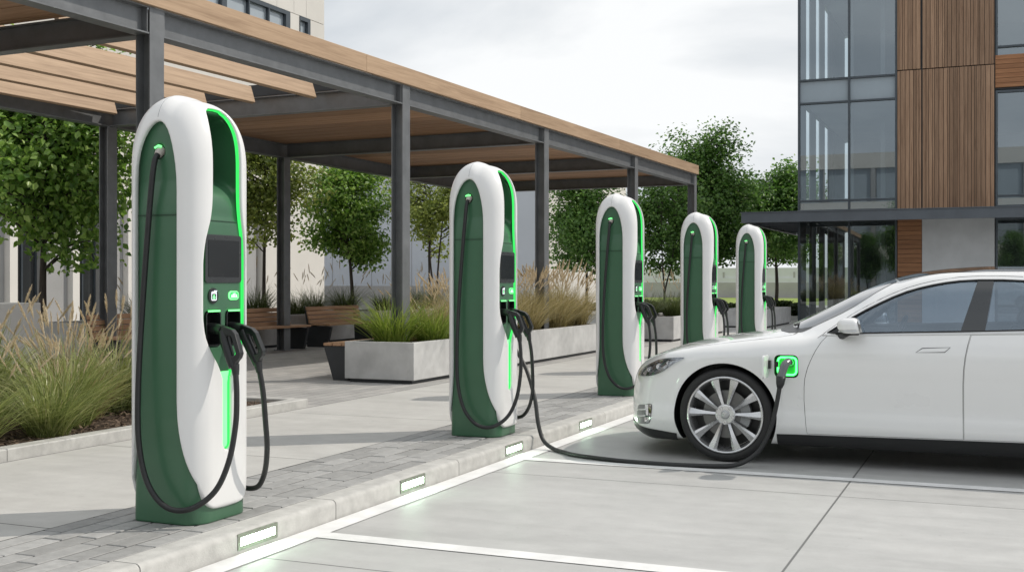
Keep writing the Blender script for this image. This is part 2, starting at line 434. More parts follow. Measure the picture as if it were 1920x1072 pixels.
# ------------------------------------------------------------------ charging station
CA, CB, CRAD, CTOP = .226, .248, .10, 2.235
DX = CA-.199
def charger_outer(x, y, z, ins=0.0):
    a, b = CA-ins, CB-ins
    ax, ay = np.abs(x), np.abs(y)
    q1 = np.clip((z-1.80)/(CTOP-ins-1.80), 0, None); q2 = np.clip((z-1.78)/(CTOP-ins-1.78), 0, None)
    e1 = ((ax/a)**2.3+q1**2.3)**(1/2.3); e2 = ((ay/b)**2.7+q2**2.7)**(1/2.7)
    k = np.clip((x+.05)/.1, 0, 1); r = np.maximum(.078+(.132-.078)*k*k*(3-2*k)-ins, .03)
    u = (e1-1)*a+r; v = (e2-1)*b+r
    return np.minimum(np.maximum(u, v), 0)+np.hypot(np.maximum(u, 0), np.maximum(v, 0))-r
def arc(cx, cy, rx, ry, a0, a1, n):
    return [(cx+rx*math.cos(R(a0+(a1-a0)*i/n)), cy+ry*math.sin(R(a0+(a1-a0)*i/n))) for i in range(n+1)]
_ar = [(p[0], p[1]) for p in bez([(.187, .205), (.158, .275), (.136, .34), (.118, .41), (.105, .48), (.097, .55), (.094, .63)], 3)]
_al = [(p[0], p[1]) for p in bez([(-.170, .63), (-.172, .52), (-.178, .42), (-.188, .32), (-.200, .22)], 3)]
ARCH = [(-.200, -.3), (.187, -.3)]+_ar+arc(-.038, 1.68, .132, .355, 0, 180, 18)+_al
FLARE_PTS = bez([(.31, .262), (.240, .232), (.209, .203), (.187, .158), (.155, .098), (.10, .069), (.03, .062)], 4)
FLARE = [(p[0], p[1]) for p in FLARE_PTS]+[(.03, -.2), (.5, -.2), (.5, .27)]
_half = [(p[0], p[1]) for p in bez([(.034, .395), (.034, .70), (.040, .735), (.075, .80), (.125, .865), (.158, .935), (.172, 1.03), (.173, 1.20),
        (.171, 1.34), (.158, 1.44), (.131, 1.54), (.118, 1.63), (.115, 1.75), (.115, 1.93), (.108, 2.02), (.085, 2.085), (.045, 2.11)], 10)]
_tip = [(p[0], p[1]) for p in arc(0, .395, .034, .034, -90, 0, 5)]
_rhalf = _tip[1:-1]+_half
RECESS = [(0, .361)]+_rhalf+[(0, 2.112)]+[(-a, b) for a, b in reversed(_rhalf)]
def F_shell(x, y, z):
    o = charger_outer(x, y, z)
    f = smax(o, .062-z, .03)
    f = smax(f, -(charger_outer(x, y, z, .034)), .01)
    f = smax(f, -poly_sdf(x, z, ARCH), .014)
    f = smax(f, -poly_sdf(np.abs(y), z, FLARE), .009)
    rec = np.maximum(poly_sdf(y, z, RECESS), -(x-.03))
    return smax(f, -rec, .014)
POCK = [(p[0], p[1]) for p in bez([(.30, 1.52), (.200, 1.545), (.190, 1.61), (.163, 1.675), (.11, 1.725), (.03, 1.755), (-.075, 1.76)], 4)]+[(-.10, 1.80), (-.09, 2.0), (-.03, 2.075), (.30, 2.10)]
def F_core(x, y, z):
    tt = np.clip((.50-z)/.42, 0, 1); tt = tt*tt*(3-2*tt)                   # plinth swells out flush with the shell
    o = charger_outer(x, y, np.minimum(z, CTOP-.05), .031)*(1.0)-.013*tt
    o = np.maximum(o, charger_outer(x, y, z, .031)-.013*tt)
    up = charger_outer(x, y, z, .036)
    side = np.abs(y)-(CB-.031+.013*tt-.022*np.clip((z-1.575)/.16, 0, 1))          # narrower spine above the console
    f = smax(o, side, .02)
    f = smax(f, -z, .006)
    pk = smax(poly_sdf(x, z, POCK), np.abs(y)-.138, .05)
    f = smax(f, -pk, .03)
    hold = np.sqrt(((x+.052)*1.1)**2+((z-1.885)*.95)**2)-.036-.0*y                # pocket of the cable holder on both sides
    hold = np.maximum(hold, -(np.abs(y)-.168))
    f = smax(f, -hold, .01)
    for s in (-1, 1):                                                      # sockets
        k = np.maximum(poly_sdf(y, z, rrect(s*.083-.058, s*.083+.058, .895, 1.07, .02)), -(x-.105-DX))
        f = smax(f, -k, .012)
    return f
def gun_parts(parent, y0, tilt):
    """charging plug sitting in its socket, pointing out along +x, handle hanging down"""
    g = MB(); fx = .10
    g.tube(bez([(fx, y0, .985), (.18, y0, .984), (.225, y0, .975)], 4), .027, 14)
    O_ = [(.17, 1.003), (.24, .997), (.295, .980), (.318, .958), (.340, .905), (.357, .862), (.350, .838), (.335, .822), (.322, .790), (.290, .792), (.258, .872), (.222, .962), (.17, .967)]
    I_ = [(.262, .950), (.270, .952), (.287, .948), (.298, .938), (.313, .902), (.328, .866), (.326, .856), (.318, .850), (.305, .848), (.298, .850), (.285, .880), (.270, .918), (.262, .940)]
    n = len(O_); tw = lambda z: tilt*max(0, (.99-z)/.2)
    h = MB(); h.add([(a, y0+tw(c)-.0175, c) for a, c in O_]+[(a, y0+tw(c)-.0175, c) for a, c in I_]+[(a, y0+tw(c)+.0175, c) for a, c in O_]+[(a, y0+tw(c)+.0175, c) for a, c in I_],
        [q for k in range(n) for l in [(k+1) % n] for q in ((k, l, n+l, n+k), (2*n+l, 2*n+k, 3*n+k, 3*n+l), (l, k, 2*n+k, 2*n+l), (n+k, n+l, 3*n+l, 3*n+k))])
    hd = h.build('grip', M['plastic'], None); bevel(hd, .0065, 2, 30)
    g.tube([(.228, y0, .972), (.245, y0+tw(.93), .925), (.275, y0+tw(.86), .86), (.308, y0+tw(.79), .79)], [.024, .0265, .0255, .023], 14)
    o = g.build('plug', M['plastic'], parent, angle=40, loc=(DX, 0, 0)); hd.parent = o
    c = MB(); c.tube([(.314, y0+tilt*.68, .806), (.318, y0+tilt*.75, .778), (.322, y0+tilt*.85, .752)], [.0225, .020, .0165], 12)
    c.build('strain_relief', M['rubber'], o, angle=40)
def make_charger():
    t = thing('charging_station', 'x', 'charger')
    P, Q = surface_nets(F_shell, (-.238, -.262, .035), (.238, .262, 2.26), .0062)
    np_mesh('shell', P, Q, M['white'], t)
    P, Q = surface_nets(F_core, (-.236, -.256, -.012), (.236, .256, 2.25), .0072)
    np_mesh('core', P, Q, M['green'], t)
    # light band that follows the rim of the front recess
    cl = [(a, b) for a, b in RECESS[1:]]
    def front_x(y, z):
        lo, hi = .02, .25
        for _ in range(30):
            m_ = (lo+hi)/2
            if charger_outer(np.array(m_), np.array(y), np.array(z)) < 0: lo = m_
            else: hi = m_
        return lo
    n = len(cl); V = []
    inner = []
    for i in range(n):
        a = Vector(cl[i-1]); b = Vector(cl[(i+1) % n]); d = (b-a).normalized(); nn = Vector((-d.y, d.x))   # ccw outline: left is inside
        p = Vector(cl[i]); inner.append((p+nn*.003, p+nn*.008))
    F_ = []
    for i in range(n):
        y1, z1 = inner[i][0]; y2, z2 = inner[i][1]
        xf = front_x(cl[i][0], min(cl[i][1], 2.10))
        V += [(xf-.015, y1, z1), (xf-.030, y1, z1), (xf-.030, y2, z2)]
    for i in range(n):
        j = (i+1) % n
        if abs(cl[i][0]) < .02 and cl[i][1] > 2.0 and False: continue
        F_ += [(3*i, 3*j, 3*j+1, 3*i+1), (3*i+1, 3*j+1, 3*j+2, 3*i+2)]
    MB().add(V, F_).build('light_band', M['glow'], t, smooth=True)
    slot = MB(); slot.prism([(-.026, .392), (-.02, .374), (0, .366), (.02, .374), (.026, .392), (.026, .70), (.04, .76), (-.04, .76), (-.026, .70)], lambda a, b, h: (h, a, b), .168, .1745)
    slot.build('light_slot', M['glow_hot'], t, loc=(DX, 0, 0))
    # panel seams: over the dome and across the green core
    for s in (-1, 1):
        pts = []
        for k in range(13):
            a = R(38+52*k/12); d = (0, s*math.cos(a), math.sin(a)); lo, hi = .05, .9
            for _ in range(26):
                m_ = (lo+hi)/2
                if charger_outer(np.array(-.038), np.array(d[1]*m_), np.array(1.78+d[2]*m_)) < 0: lo = m_
                else: hi = m_
            pts.append((-.038, d[1]*lo, 1.78+d[2]*lo))
        pts = [p for p in pts if p[2] > 2.045]
        b = MB(); b.tube(pts, .0016, 5); b.build('shell_seam', M['seam'], t)
        b = MB(); b.box(-.168, .092, s*(CB-.0335), s*(CB-.0300), 1.556, 1.561); b.build('core_seam', M['seam_green'], t)
    b = MB(); b.box(CA-.0335, CA-.030, -.118, .118, 1.530, 1.535); b.build('core_seam', M['seam_green'], t)
    # screen
    b = MB(); b.prism(rrect(-.150, .150, 1.215, 1.462, .018), lambda a, c, h: (h, a, c), .15, .174)
    so = b.build('screen', M['bezel'], t, loc=(DX, 0, 0)); bevel(so, .003)
    b = MB(); b.prism(rrect(-.128, .128, 1.246, 1.434, .006), lambda a, c, h: (h, a, c), .16, .1755)
    b.build('display', M['screen'], so)
    # badges
    b = MB(); b.prism([(-.085+.040*math.cos(k*math.pi/16), 1.150+.040*math.sin(k*math.pi/16)) for k in range(32)], lambda a, c, h: (h, a, c), .15, .176)
    cr = b.build('card_reader', M['plastic'], t, loc=(DX, 0, 0)); bevel(cr, .003)
    b = MB(); o_ = rrect(-.107, -.063, 1.125, 1.172, .008, 3); i_ = rrect(-.101, -.069, 1.131, 1.160, .005, 3)
    b.add([(.1768, *p) for p in o_]+[(.1768, *p) for p in i_], [(k, (k+1) % len(o_), len(o_)+(k+1) % len(o_), len(o_)+k) for k in range(len(o_))])
    b.box(.1762, .1770, -.085, -.060, 1.171, 1.177)
    b.build('reader_icon', M['icon_white'], cr)
    b = MB(); b.prism([(-.085+.010*math.cos(a)*(1.0 if math.sin(a) < .2 else .6), 1.143+.013*math.sin(a)) for a in [k*math.pi/8 for k in range(16)]], lambda a, c, h: (h, a, c), .1764, .1772)
    b.build('reader_lamp', M['glow_hot'], cr)
    b = MB(); b.prism(rrect(.043, .127, 1.127, 1.173, .021), lambda a, c, h: (h, a, c), .15, .1745)
    pl = b.build('status_badge', M['glow_hot'], t, loc=(DX, 0, 0)); bevel(pl, .002)
    b = MB(); b.prism(rrect(.049, .121, 1.133, 1.167, .016), lambda a, c, h: (h, a, c), .16, .1755); b.build('badge_field', M['glow'], pl)
    b = MB()
    for i, (yy, hh) in enumerate(((.064, .012), (.076, .019), (.089, .021), (.103, .014))):
        b.prism(rrect(yy-.0045, yy+.0045, 1.142, 1.142+hh, .002, 2), lambda a, c, h: (h, a, c), .175, .1765)
    b.box(.175, .1765, .057, .113, 1.139, 1.142)
    b.build('badge_symbols', M['icon_white'], pl)
    # sockets with lit upper lip, then plugs and cables
    for s in (-1, 1):
        y0 = s*.083
        b = MB(); b.prism(rrect(y0-.054, y0+.054, .899, 1.066, .018), lambda a, c, h: (h, a, c), .100, .108)
        oo = rrect(y0-.060, y0+.060, .893, 1.072, .022); ii = rrect(y0-.053, y0+.053, .900, 1.065, .017)
        m_ = len(oo)
        b.add([(.1735, *p) for p in oo]+[(.1735, *p) for p in ii]+[(.106, *p) for p in ii],
              [(k, (k+1) % m_, m_+(k+1) % m_, m_+k) for k in range(m_)]+[(m_+k, m_+(k+1) % m_, 2*m_+(k+1) % m_, 2*m_+k) for k in range(m_)])
        sk = b.build('socket', M['plastic'], t, angle=30, loc=(DX, 0, 0))
        MB().box(.172, .180, y0-.045, y0+.045, 1.068, 1.0765).build('socket_lamp', M['glow_hot'], sk)
    for s in (-1, 1):
        b = MB(); b.tube([(-.052, s*.176, 1.890), (-.052, s*.196, 1.877), (-.052, s*.206, 1.865)], [.025, .023, .019], 14)
        h = b.build('cable_holder', M['socket_white'], t, angle=40)
        b = MB(); b.tube([(-.076, s*.200, 1.903), (-.052, s*.202, 1.913), (-.034, s*.201, 1.908)], .006, 6); b.build('holder_lamp', M['glow_hot'], h)
    W = CB
    c1 = MB(); root = bpy.data.objects.new('tmp', None)
    p = gun_anchor = None
    for s, nm in ((-1, 0), (1, 1)):
        y0 = s*.083
        if s < 0:
            path = [(.322, y0-.018, .76), (.335, y0-.028, .65), (.338, y0-.042, .50), (.320, y0-.075, .32), (.262, -.195, .175), (.165, -.262, .095), (.06, -.298, .105), (-.04, -.30, .22), (-.10, -.292, .42), (-.115, -.278, .70), (-.105, -.258, 1.10), (-.078, -.248, 1.50), (-.060, -.242, 1.72), (-.054, -.228, 1.83), (-.052, -.204, 1.870)]
        else:
            path = [(.322, y0+.018, .76), (.335, y0+.030, .65), (.336, y0+.050, .50), (.322, y0+.085, .34), (.270, .215, .20), (.175, .275, .115), (.06, .298, .12), (-.04, .30, .24), (-.10, .292, .42), (-.115, .278, .70), (-.105, .258, 1.10), (-.078, .248, 1.50), (-.060, .242, 1.72), (-.054, .228, 1.83), (-.052, .204, 1.870)]
        m_ = MB(); path = [(x_+DX*min(1, max(0, (x_+.03)/.2)), y_, z_) for x_, y_, z_ in path]; m_.tube(bez(path, 8), .0145, 12)
        cab = m_.build('charging_lead', M['rubber'], t, smooth=True)
        gun_parts(cab, y0, s*.02)
    return t
CH_X, CH_Y, CH_STEP = -3.900, 4.89, 3.585
ch_labels = ['white and green charging station closest to the camera, beside the ornamental grass bed',
             'second charging station from the camera, the one whose extra lead runs to the parked car',
             'third charging station from the camera, its foot partly hidden by the car nose',
             'fourth charging station in the row, second from the far end',
             'farthest and smallest charging station in the row, beside the glass building']
ch = make_charger()
for i in range(5):
    place(ch, i > 0, (CH_X+(.012, .07, .085, .09, .095)[i], CH_Y+CH_STEP*i, KZ+.004), 0, ch_labels[i], 'charging stations along the kerb')
# ------------------------------------------------------------------ ground, kerb, markings
def sheet_rect(name, x0, x1, y0, y1, z, mat, kind='structure'):
    return tag(MB().add([(x0, y0, z), (x1, y0, z), (x1, y1, z), (x0, y1, z)], [(0, 1, 2, 3)]).build(name, mat), kind=kind)
KX, KB = -3.435, -3.585      # kerb face and back
sheet_rect('ground', -600, 600, -200, 900, -.06, M['earth'])
sheet_rect('parking_lot', KX-.02, 60, -30, 33.6, 0, M['park'])
sl = MB().box(-80, -4.352, -30, 64, -.05, KZ-.006).box(-4.35, KB-.004, -30, 64, -.05, KZ-.0025).build('plaza_base', M['gap']); tag(sl, kind='structure')
sheet_rect('sidewalk', -6.22, -4.3515, -30, 64, KZ, M['walk'])
sheet_rect('plaza_paving', -80, -6.224, -30, 64, KZ, M['plaza'])
sheet_rect('forecourt', KB, 60, 33.6, 64, KZ, M['walk'])
tag(MB().box(KX, 60, 33.45, 33.6, -.05, KZ+.002).build('forecourt_kerb', M['kerb']), kind='structure')
# pavers: six courses of long granite setts
b = MB(); bw = (abs(-4.35-KB)-.006)/6
for r in range(6):
    x0 = -4.35+.006+r*bw; y = -6+(r*.37) % .4-.1
    while y < 33:
        L = random.choice((.30, .34, .38))
        dz = random.uniform(-.0018, .0018)
        b.cbox(x0+.0065, x0+bw-.0065, y+.0055, y+L-.0055, KZ-.035, KZ+.0025+dz, .003); y += L
tag(b.build('paving', M['paver']), kind='structure')
# kerb stones with rounded nose
b = MB(); y = 3.97-1.6*8
prof = [(KB, -.03), (KX, -.03), (KX, KZ-.03)]+[(KX-.03+.03*math.cos(R(a)), KZ-.03+.03*math.sin(R(a))) for a in (18, 36, 54, 72, 90)]+[(KB, KZ)]
while y < 33.4:
    y1 = min(y+1.6, 33.42)
    b.prism(prof, lambda a, c, h: (a, h, c), y+.004, y1-.004); y += 1.6
tag(b.build('kerb', M['kerb'], angle=40), kind='structure')
tag(MB().box(KB+.01, KX-.012, -10, 33.4, -.04, KZ-.012).build('kerb_mortar', M['gap']), kind='structure')
lm = MB()
def stripe(x0, x1, y0, y1): lm.add([(x0, y0, .004), (x1, y0, .004), (x1, y1, .004), (x0, y1, .004)], [(0, 1, 2, 3)])
stripe(KX+.012, KX+.155, -10, 33)
for k in range(-3, 10):
    yy = 5.195+2.85*k
    stripe(KX+.155, 2.15, yy-.065, yy+.065)
tag(lm.build('road_markings', M['paint_line']), kind='structure')
# recessed kerb lights
def kerb_light():
    t = thing('kerb_light', 'x', 'light')
    o = rrect(-.168, .168, -.040, .040, .006, 2); i = rrect(-.146, .146, -.020, .020, .003, 2); n = len(o)
    b = MB(); b.add([(.004, *p) for p in o]+[(.004, *p) for p in i]+[(-.012, *p) for p in o]+[(.0005, *p) for p in i],
        [(k, (k+1) % n, n+(k+1) % n, n+k) for k in range(n)]+[(k, 2*n+k, 2*n+(k+1) % n, (k+1) % n) for k in range(n)]+[(n+k, n+(k+1) % n, 3*n+(k+1) % n, 3*n+k) for k in range(n)])
    b.build('frame', M['lamp_frame'], t, angle=30)
    b = MB(); b.prism(i, lambda a, c, h: (h, a, c), -.012, .0015); b.build('lens', M['lamp'], t)
    return t
kl = kerb_light()
for i, (yy, lab) in enumerate(((4.83, 'lit rectangular kerb light closest to the camera, in front of the nearest charging station'),
        (6.49, 'lit kerb light second from the camera, midway between the first two charging stations'),
        (8.15, 'lit kerb light below the second charging station, where a bay line meets the kerb'),
        (9.81, 'small lit kerb light just short of the car nose, farthest of those in view'))):
    place(kl, i > 0, (KX, yy, .058), 0, lab, 'recessed lights in the kerb face')
# planting bed in the plaza, edged in pale stone
BX, BY = -6.25, 9.62
b = MB(); y = 4.40-1.5*6
while y < BY-.15:
    b.cbox(BX-.14, BX, y+.003, min(y+1.5, BY)-.003, KZ-.05, KZ+.085, .008); y += 1.5
x = BX-.14
while x > -15:
    b.cbox(x-1.5+.003, x-.003, BY-.14, BY, KZ-.05, KZ+.085, .008); x -= 1.5
tag(b.build('bed_kerb', M['kerb']), kind='structure')
mb = MB(); nx, ny = 46, 60
g = [[(-15+(BX-.13+15)*i/nx, -4+(BY-.13+4)*j/ny, KZ+.035+random.uniform(-.012, .02)) for j in range(ny+1)] for i in range(nx+1)]
mb.add([p for r in g for p in r], [(i*(ny+1)+j, (i+1)*(ny+1)+j, (i+1)*(ny+1)+j+1, i*(ny+1)+j+1) for i in range(nx) for j in range(ny)])
tag(mb.build('mulch', M['mulch'], smooth=True), kind='structure')
ch_ = MB()
for _ in range(5200):
    x = BX-.14-abs(random.gauss(0, 1.5)); y = random.uniform(4.5, BY-.15); z = KZ+.05+random.uniform(-.01, .012)
    if x < -11: continue
    L, w = random.uniform(.012, .034), random.uniform(.004, .011); a = random.uniform(0, 6.28); tl = random.uniform(-.5, .5)
    mt = Matrix.Translation((x, y, z)) @ Matrix.Rotation(a, 4, 'Z') @ Matrix.Rotation(tl, 4, 'Y')
    ch_.add([tuple(mt @ Vector(p)) for p in ((-L, -w, 0), (L, -w*.7, .002), (L*.9, w, .004), (-L*.8, w, .001))], [(0, 1, 2, 3)])
tag(ch_.build('bark_chips', M['chips']), kind='stuff')
# far ground: lawn, low hedge line, boundary wall
sheet_rect('lawn', -60, 90, 64, 98, .05, M['lawn'])
# ------------------------------------------------------------------ pergola
PT = thing('pergola', 'long steel and timber pergola with louvre boards over the seating plaza', 'pergola', (-7.0, 12.9, KZ), -R(2.02))
ZB, ZT_, ZF = 3.47, 3.72, 3.93       # above the plaza: beam underside, beam top, fascia top
def hsec(b, cx, cy, z0, z1, wx=.165, wy=.185, tf=.014, tw=.010):   # H column, flanges facing +-x
    b.box(cx+wx/2-tf, cx+wx/2, cy-wy/2, cy+wy/2, z0, z1); b.box(cx-wx/2, cx-wx/2+tf, cy-wy/2, cy+wy/2, z0, z1)
    b.box(cx-wx/2+tf, cx+wx/2-tf, cy-tw/2, cy+tw/2, z0, z1)
def ibeam(b, p0, p1, z0, z1, w=.16, tf=.014, tw=.010):
    d = (Vector(p1)-Vector(p0)); L = d.length; a = math.atan2(d.y, d.x)
    M4 = Matrix.Translation((p0[0], p0[1], 0)) @ Matrix.Rotation(a, 4, 'Z')
    b.box(0, L, -w/2, w/2, z0, z0+tf, M4); b.box(0, L, -w/2, w/2, z1-tf, z1, M4); b.box(0, L, -tw/2, tw/2, z0+tf, z1-tf, M4)
def wrear(t): return 4.9+.045*t
TS = [-9, -4.5, 0, 4.5, 9, 13.2]
for t in TS:
    b = MB(); hsec(b, 0, t, 0 if t > -9 else 0, ZT_-.002)
    b.box(-.12, .12, t-.13, t+.13, -.02, .016)
    b.build('column', M['steel'], PT)
    b = MB(); hsec(b, -wrear(t), t, 0, ZB+.0); b.box(-wrear(t)-.12, -wrear(t)+.12, t-.13, t+.13, -.02, .016)
    b.build('column', M['steel'], PT)
for i in range(len(TS)-1):
    t0, t1 = TS[i]+.0935, TS[i+1]-.0935
    b = MB(); ibeam(b, (0.0, t0), (0.0, t1), ZB, ZT_, .158)
    for k in (t0+.012, t1-.022): b.box(-.07, .07, k, k+.010, ZB+.014, ZT_-.014)      # web stiffeners
    b.build('front_beam', M['steel'], PT)
b = MB(); ibeam(b, (-wrear(-9.1), -9.1), (-wrear(13.3), 13.3), ZB+.002, ZT_, .16); b.build('rear_beam', M['steel'], PT)
for t in TS:
    b = MB(); ibeam(b, (-.09, t), (-wrear(t)+.085, t), ZB+.004, ZT_-.004, .15); b.build('cross_beam', M['steel'], PT)
b = MB(); y = -9.4
for y1 in (-4.9, -1.0, 3.4, 7.9, 13.32):
    b.box(.075, .125, y+.0015, y1-.0015, ZT_+.001, ZF); y = y1
fa = b.build('fascia', M['wood_beam'], PT); bevel(fa, .003, 1)
b = MB(); b.box(-wrear(13)-.15, .10, 13.27, 13.32, ZT_+.001, ZF-.003); b.build('end_fascia', M['wood_beam'], PT)
# solid soffit of cross boards under a thin deck, open louvre bay between
for (ta, tb) in ((-9.4, -4.58), (.08, 13.26)):
    b = MB(); y = ta
    while y < tb-.02:
        w_ = min(.36, tb-y); b.box(-wrear(y)-.1, .07, y+.010, y+w_-.010, ZT_+.004, ZT_+.03); y += .36
    b.build('soffit', M['wood_soffit'], PT)
    MB().box(-wrear(ta)-.3, .072, ta, tb, ZT_+.034, ZF-.02).build('roof_deck', M['steel_dark'], PT)
for w in (.42, 1.22, 2.2, 3.0, 3.8, 4.62):
    b = MB(); a = R(108); L = .232
    M4 = Matrix.Translation((-w, 0, 3.61)) @ Matrix.Rotation(-a, 4, 'Y')
    b.box(0, L, -4.42, -.16, -.055, 0, M4)
    lo = b.build('louvre_board', M['wood_beam'], PT); bevel(lo, .003, 1)
# ------------------------------------------------------------------ benches
def bench():
    t = thing('bench', 'x', 'bench')
    for y in (.045, 1.80):
        b = MB(); b.prism([(-.30, 0), (.14, 0), (.23, .385), (-.13, .405), (-.20, .41), (-.315, .41)], lambda a, c, h: (a, h, c), y, y+.07)
        b.prism([(-.315, .41), (-.235, .41), (-.325, .765), (-.365, .765)], lambda a, c, h: (a, h, c), y+.001, y+.069)
        e = b.build('end_frame', M['steel_dark'], t); bevel(e, .006)
    b = MB()
    for i in range(4): b.box(-.19+i*.108, -.09+i*.108, 0, 1.92, .41, .448)
    s = b.build('seat', M['bench_wood'], t); bevel(s, .005)
    b = MB()
    for i in range(4):
        z = .475+i*.082; x = -.226-(z-.41)*.25
        M4 = Matrix.Translation((x, 0, z)) @ Matrix.Rotation(-R(14), 4, 'Y'); b.box(0, .03, 0, 1.92, -.036, .036, M4)
    s = b.build('backrest', M['bench_wood'], t); bevel(s, .005)
    return t
bn = bench()
place(bn, False, (-11.95, 16.22, KZ), 0, 'slatted timber bench seen right behind the nearest charging station, its right end showing', 'timber benches facing the chargers')
place(bn, True, (-11.85, 18.62, KZ), 0, 'slatted timber bench between the first bench and the big concrete planter', 'timber benches facing the chargers')
place(bn, True, (-11.7, 12.75, KZ), 0, 'dark bench half hidden by grass plumes beside the pale block wall', 'timber benches facing the chargers')
t = thing('backless_bench', 'low backless bench with dark trapezoid end panel against the concrete planter', 'bench', (-7.63, 12.42, KZ))
for y in (0, 1.9):
    b = MB(); b.prism([(-.07, 0), (.15, 0), (.19, .43), (-.20, .43), (-.20, .39)], lambda a, c, h: (a, h, c), y, y+.06); e = b.build('end_panel', M['steel_dark'], t); bevel(e, .006)
b = MB()
for i in range(3): b.box(-.20+i*.133, -.077+i*.133, -.02, 1.98, .431, .466)
bevel(b.build('seat', M['bench_wood'], t), .004)
# ------------------------------------------------------------------ planters
def planter(label, x0, x1, y0, y1, h, mat='planter', wall=.075, group='concrete planters'):
    t = thing('planter', label, 'planter', ((x0+x1)/2, (y0+y1)/2, KZ), 0, group)
    a, c = (x1-x0)/2, (y1-y0)/2; b = MB()
    O = [(-a, -c), (a, -c), (a, c), (-a, c)]; I = [(-a+wall, -c+wall), (a-wall, -c+wall), (a-wall, c-wall), (-a+wall, c-wall)]
    v = [(*p, .045) for p in O]+[(*p, h) for p in O]+[(*p, h) for p in I]+[(*p, h-.12) for p in I]
    f = [(0, 3, 2, 1)]
    for k in range(4):
        j = (k+1) % 4; f += [(k, j, 4+j, 4+k), (4+k, 4+j, 8+j, 8+k), (8+k, 8+j, 12+j, 12+k)]
    b.add(v, f); bx = b.build('box', M[mat], t); bevel(bx, .006)
    MB().box(-a+.05, a-.05, -c+.05, c-.05, -.005, .05).build('plinth', M['steel_dark'], t)
    MB().add([(-a+wall, -c+wall, h-.05), (a-wall, -c+wall, h-.05), (a-wall, c-wall, h-.05), (-a+wall, c-wall, h-.05)], [(0, 1, 2, 3)]).build('soil', M['soil'], t)
    return t
planter('long concrete planter of ornamental grass with the backless bench at its near end', -7.43, -6.47, 12.25, 19.3, .50)
planter('grey concrete planter between the third and fourth charging stations', -7.3, -6.2, 23.2, 28.0, .52)
planter('small grey concrete planter seen between the two farthest charging stations', -7.0, -5.75, 31.2, 35.0, .50)
planter('low concrete planter under the trees behind the benches', -13.95, -12.62, 13.6, 28.0, .60)
bw_ = tag(MB().box(-13.4, -12.4, 8.2, 12.3, KZ-.02, 1.05).build('block_wall', M['cream_pier']), 'pale rendered block wall behind the grass bed at the picture edge', 'wall'); bevel(bw_, .01)
# ------------------------------------------------------------------ grasses
def strips(base, az, L, out, droop, width, nseg=5, tw=0.0):
    n = len(base); tt = np.linspace(0, 1, nseg+1)[None, :]
    d = np.stack([np.cos(az), np.sin(az)], 1)
    rad = (out[:, None]*tt+droop[:, None]*tt**2.2)*L[:, None]
    zz = L[:, None]*(tt*(1-.25*out[:, None])-droop[:, None]*.55*tt**2.6)
    P = np.zeros((n, nseg+1, 3)); P[..., :2] = base[:, None, :2]+rad[..., None]*d[:, None, :]; P[..., 2] = base[:, None, 2]+zz
    wv = width[:, None]*np.clip(1.15-tt**1.5, .06, 1)*np.minimum(1, .55+tt*3)
    s = np.stack([-np.sin(az+tw), np.cos(az+tw), np.zeros(n)], 1)
    A = P+wv[..., None]*s[:, None, :]; B = P-wv[..., None]*s[:, None, :]
    V = np.stack([A, B], 2).reshape(-1, 3)
    k = np.arange(n)[:, None]*(2*(nseg+1))+np.arange(nseg)[None, :]*2
    F = np.stack([k, k+1, k+3, k+2], -1).reshape(-1, 4)
    return V, F, P
def grass_clump(seed, nb=420, H=.80, r0=.16, lean=.5, plumes=16, mats=('blade', 'plume'), wid=.0036, ph=1.25):
    g = np.random.default_rng(seed)
    t = tag(thing('grass_clump', 'x', 'plant'), kind='thing')
    rr = r0*np.sqrt(g.random(nb)); th = g.random(nb)*6.283
    base = np.stack([rr*np.cos(th), rr*np.sin(th), np.zeros(nb)], 1)
    az = th+g.normal(0, .7, nb)
    L = H*g.uniform(.55, 1.15, nb); out = np.abs(g.normal(.12, lean*.40, nb)).clip(.02, .9); dr = g.uniform(.05, .42, nb)*(1+lean)
    V, F, _ = strips(base, az, L, out, dr, wid*g.uniform(.7, 1.35, nb), 6, g.normal(0, .6, nb))
    np_mesh('blades', V, F, M[mats[0]], t)
    if plumes:
        n = plumes; th = g.random(n)*6.283; base = np.stack([.6*r0*np.cos(th), .6*r0*np.sin(th), np.zeros(n)], 1)
        L = H*ph*g.uniform(.78, 1.12, n); out = np.abs(g.normal(.18, .2, n)); dr = g.uniform(.02, .22, n)
        V, F, P = strips(base, th+g.normal(0, .5, n), L, out, dr, np.full(n, .0017), 8)
        Vs, Fs = [V], [F]; off = len(V)
        for i in range(n):
            ln = g.uniform(.15, .24); a = Vector(P[i, 8]); d = (Vector(P[i, 8])-Vector(P[i, 6])).normalized(); nh = 130
            s = g.random(nh); rad = .0135*np.sin(np.pi*np.clip(s*.9+.08, 0, 1))**.7
            u = d.orthogonal().normalized(); w = d.cross(u); an = g.random(nh)*6.283
            U = np.array(u); W_ = np.array(w); D = np.array(d); o = np.cos(an)[:, None]*U+np.sin(an)[:, None]*W_
            c0 = np.array(a)+(s*ln-.03)[:, None]*D+o*(rad*.1)[:, None]
            tip = c0+o*rad[:, None]+D*.028; sd = np.cross(o, D)*.0030
            q = np.stack([c0-sd, c0+sd, tip+sd*.4, tip-sd*.4], 1).reshape(-1, 3)
            Vs.append(q); Fs.append(off+np.arange(nh*4).reshape(-1, 4)); off += nh*4
        np_mesh('plumes', np.concatenate(Vs), np.concatenate(Fs), M[mats[1]], t)
    return t
BEDZ = KZ+.035
gA = grass_clump(3, 620, .86, .20, .85, 18, ('blade', 'plume'), .0056, 1.1)
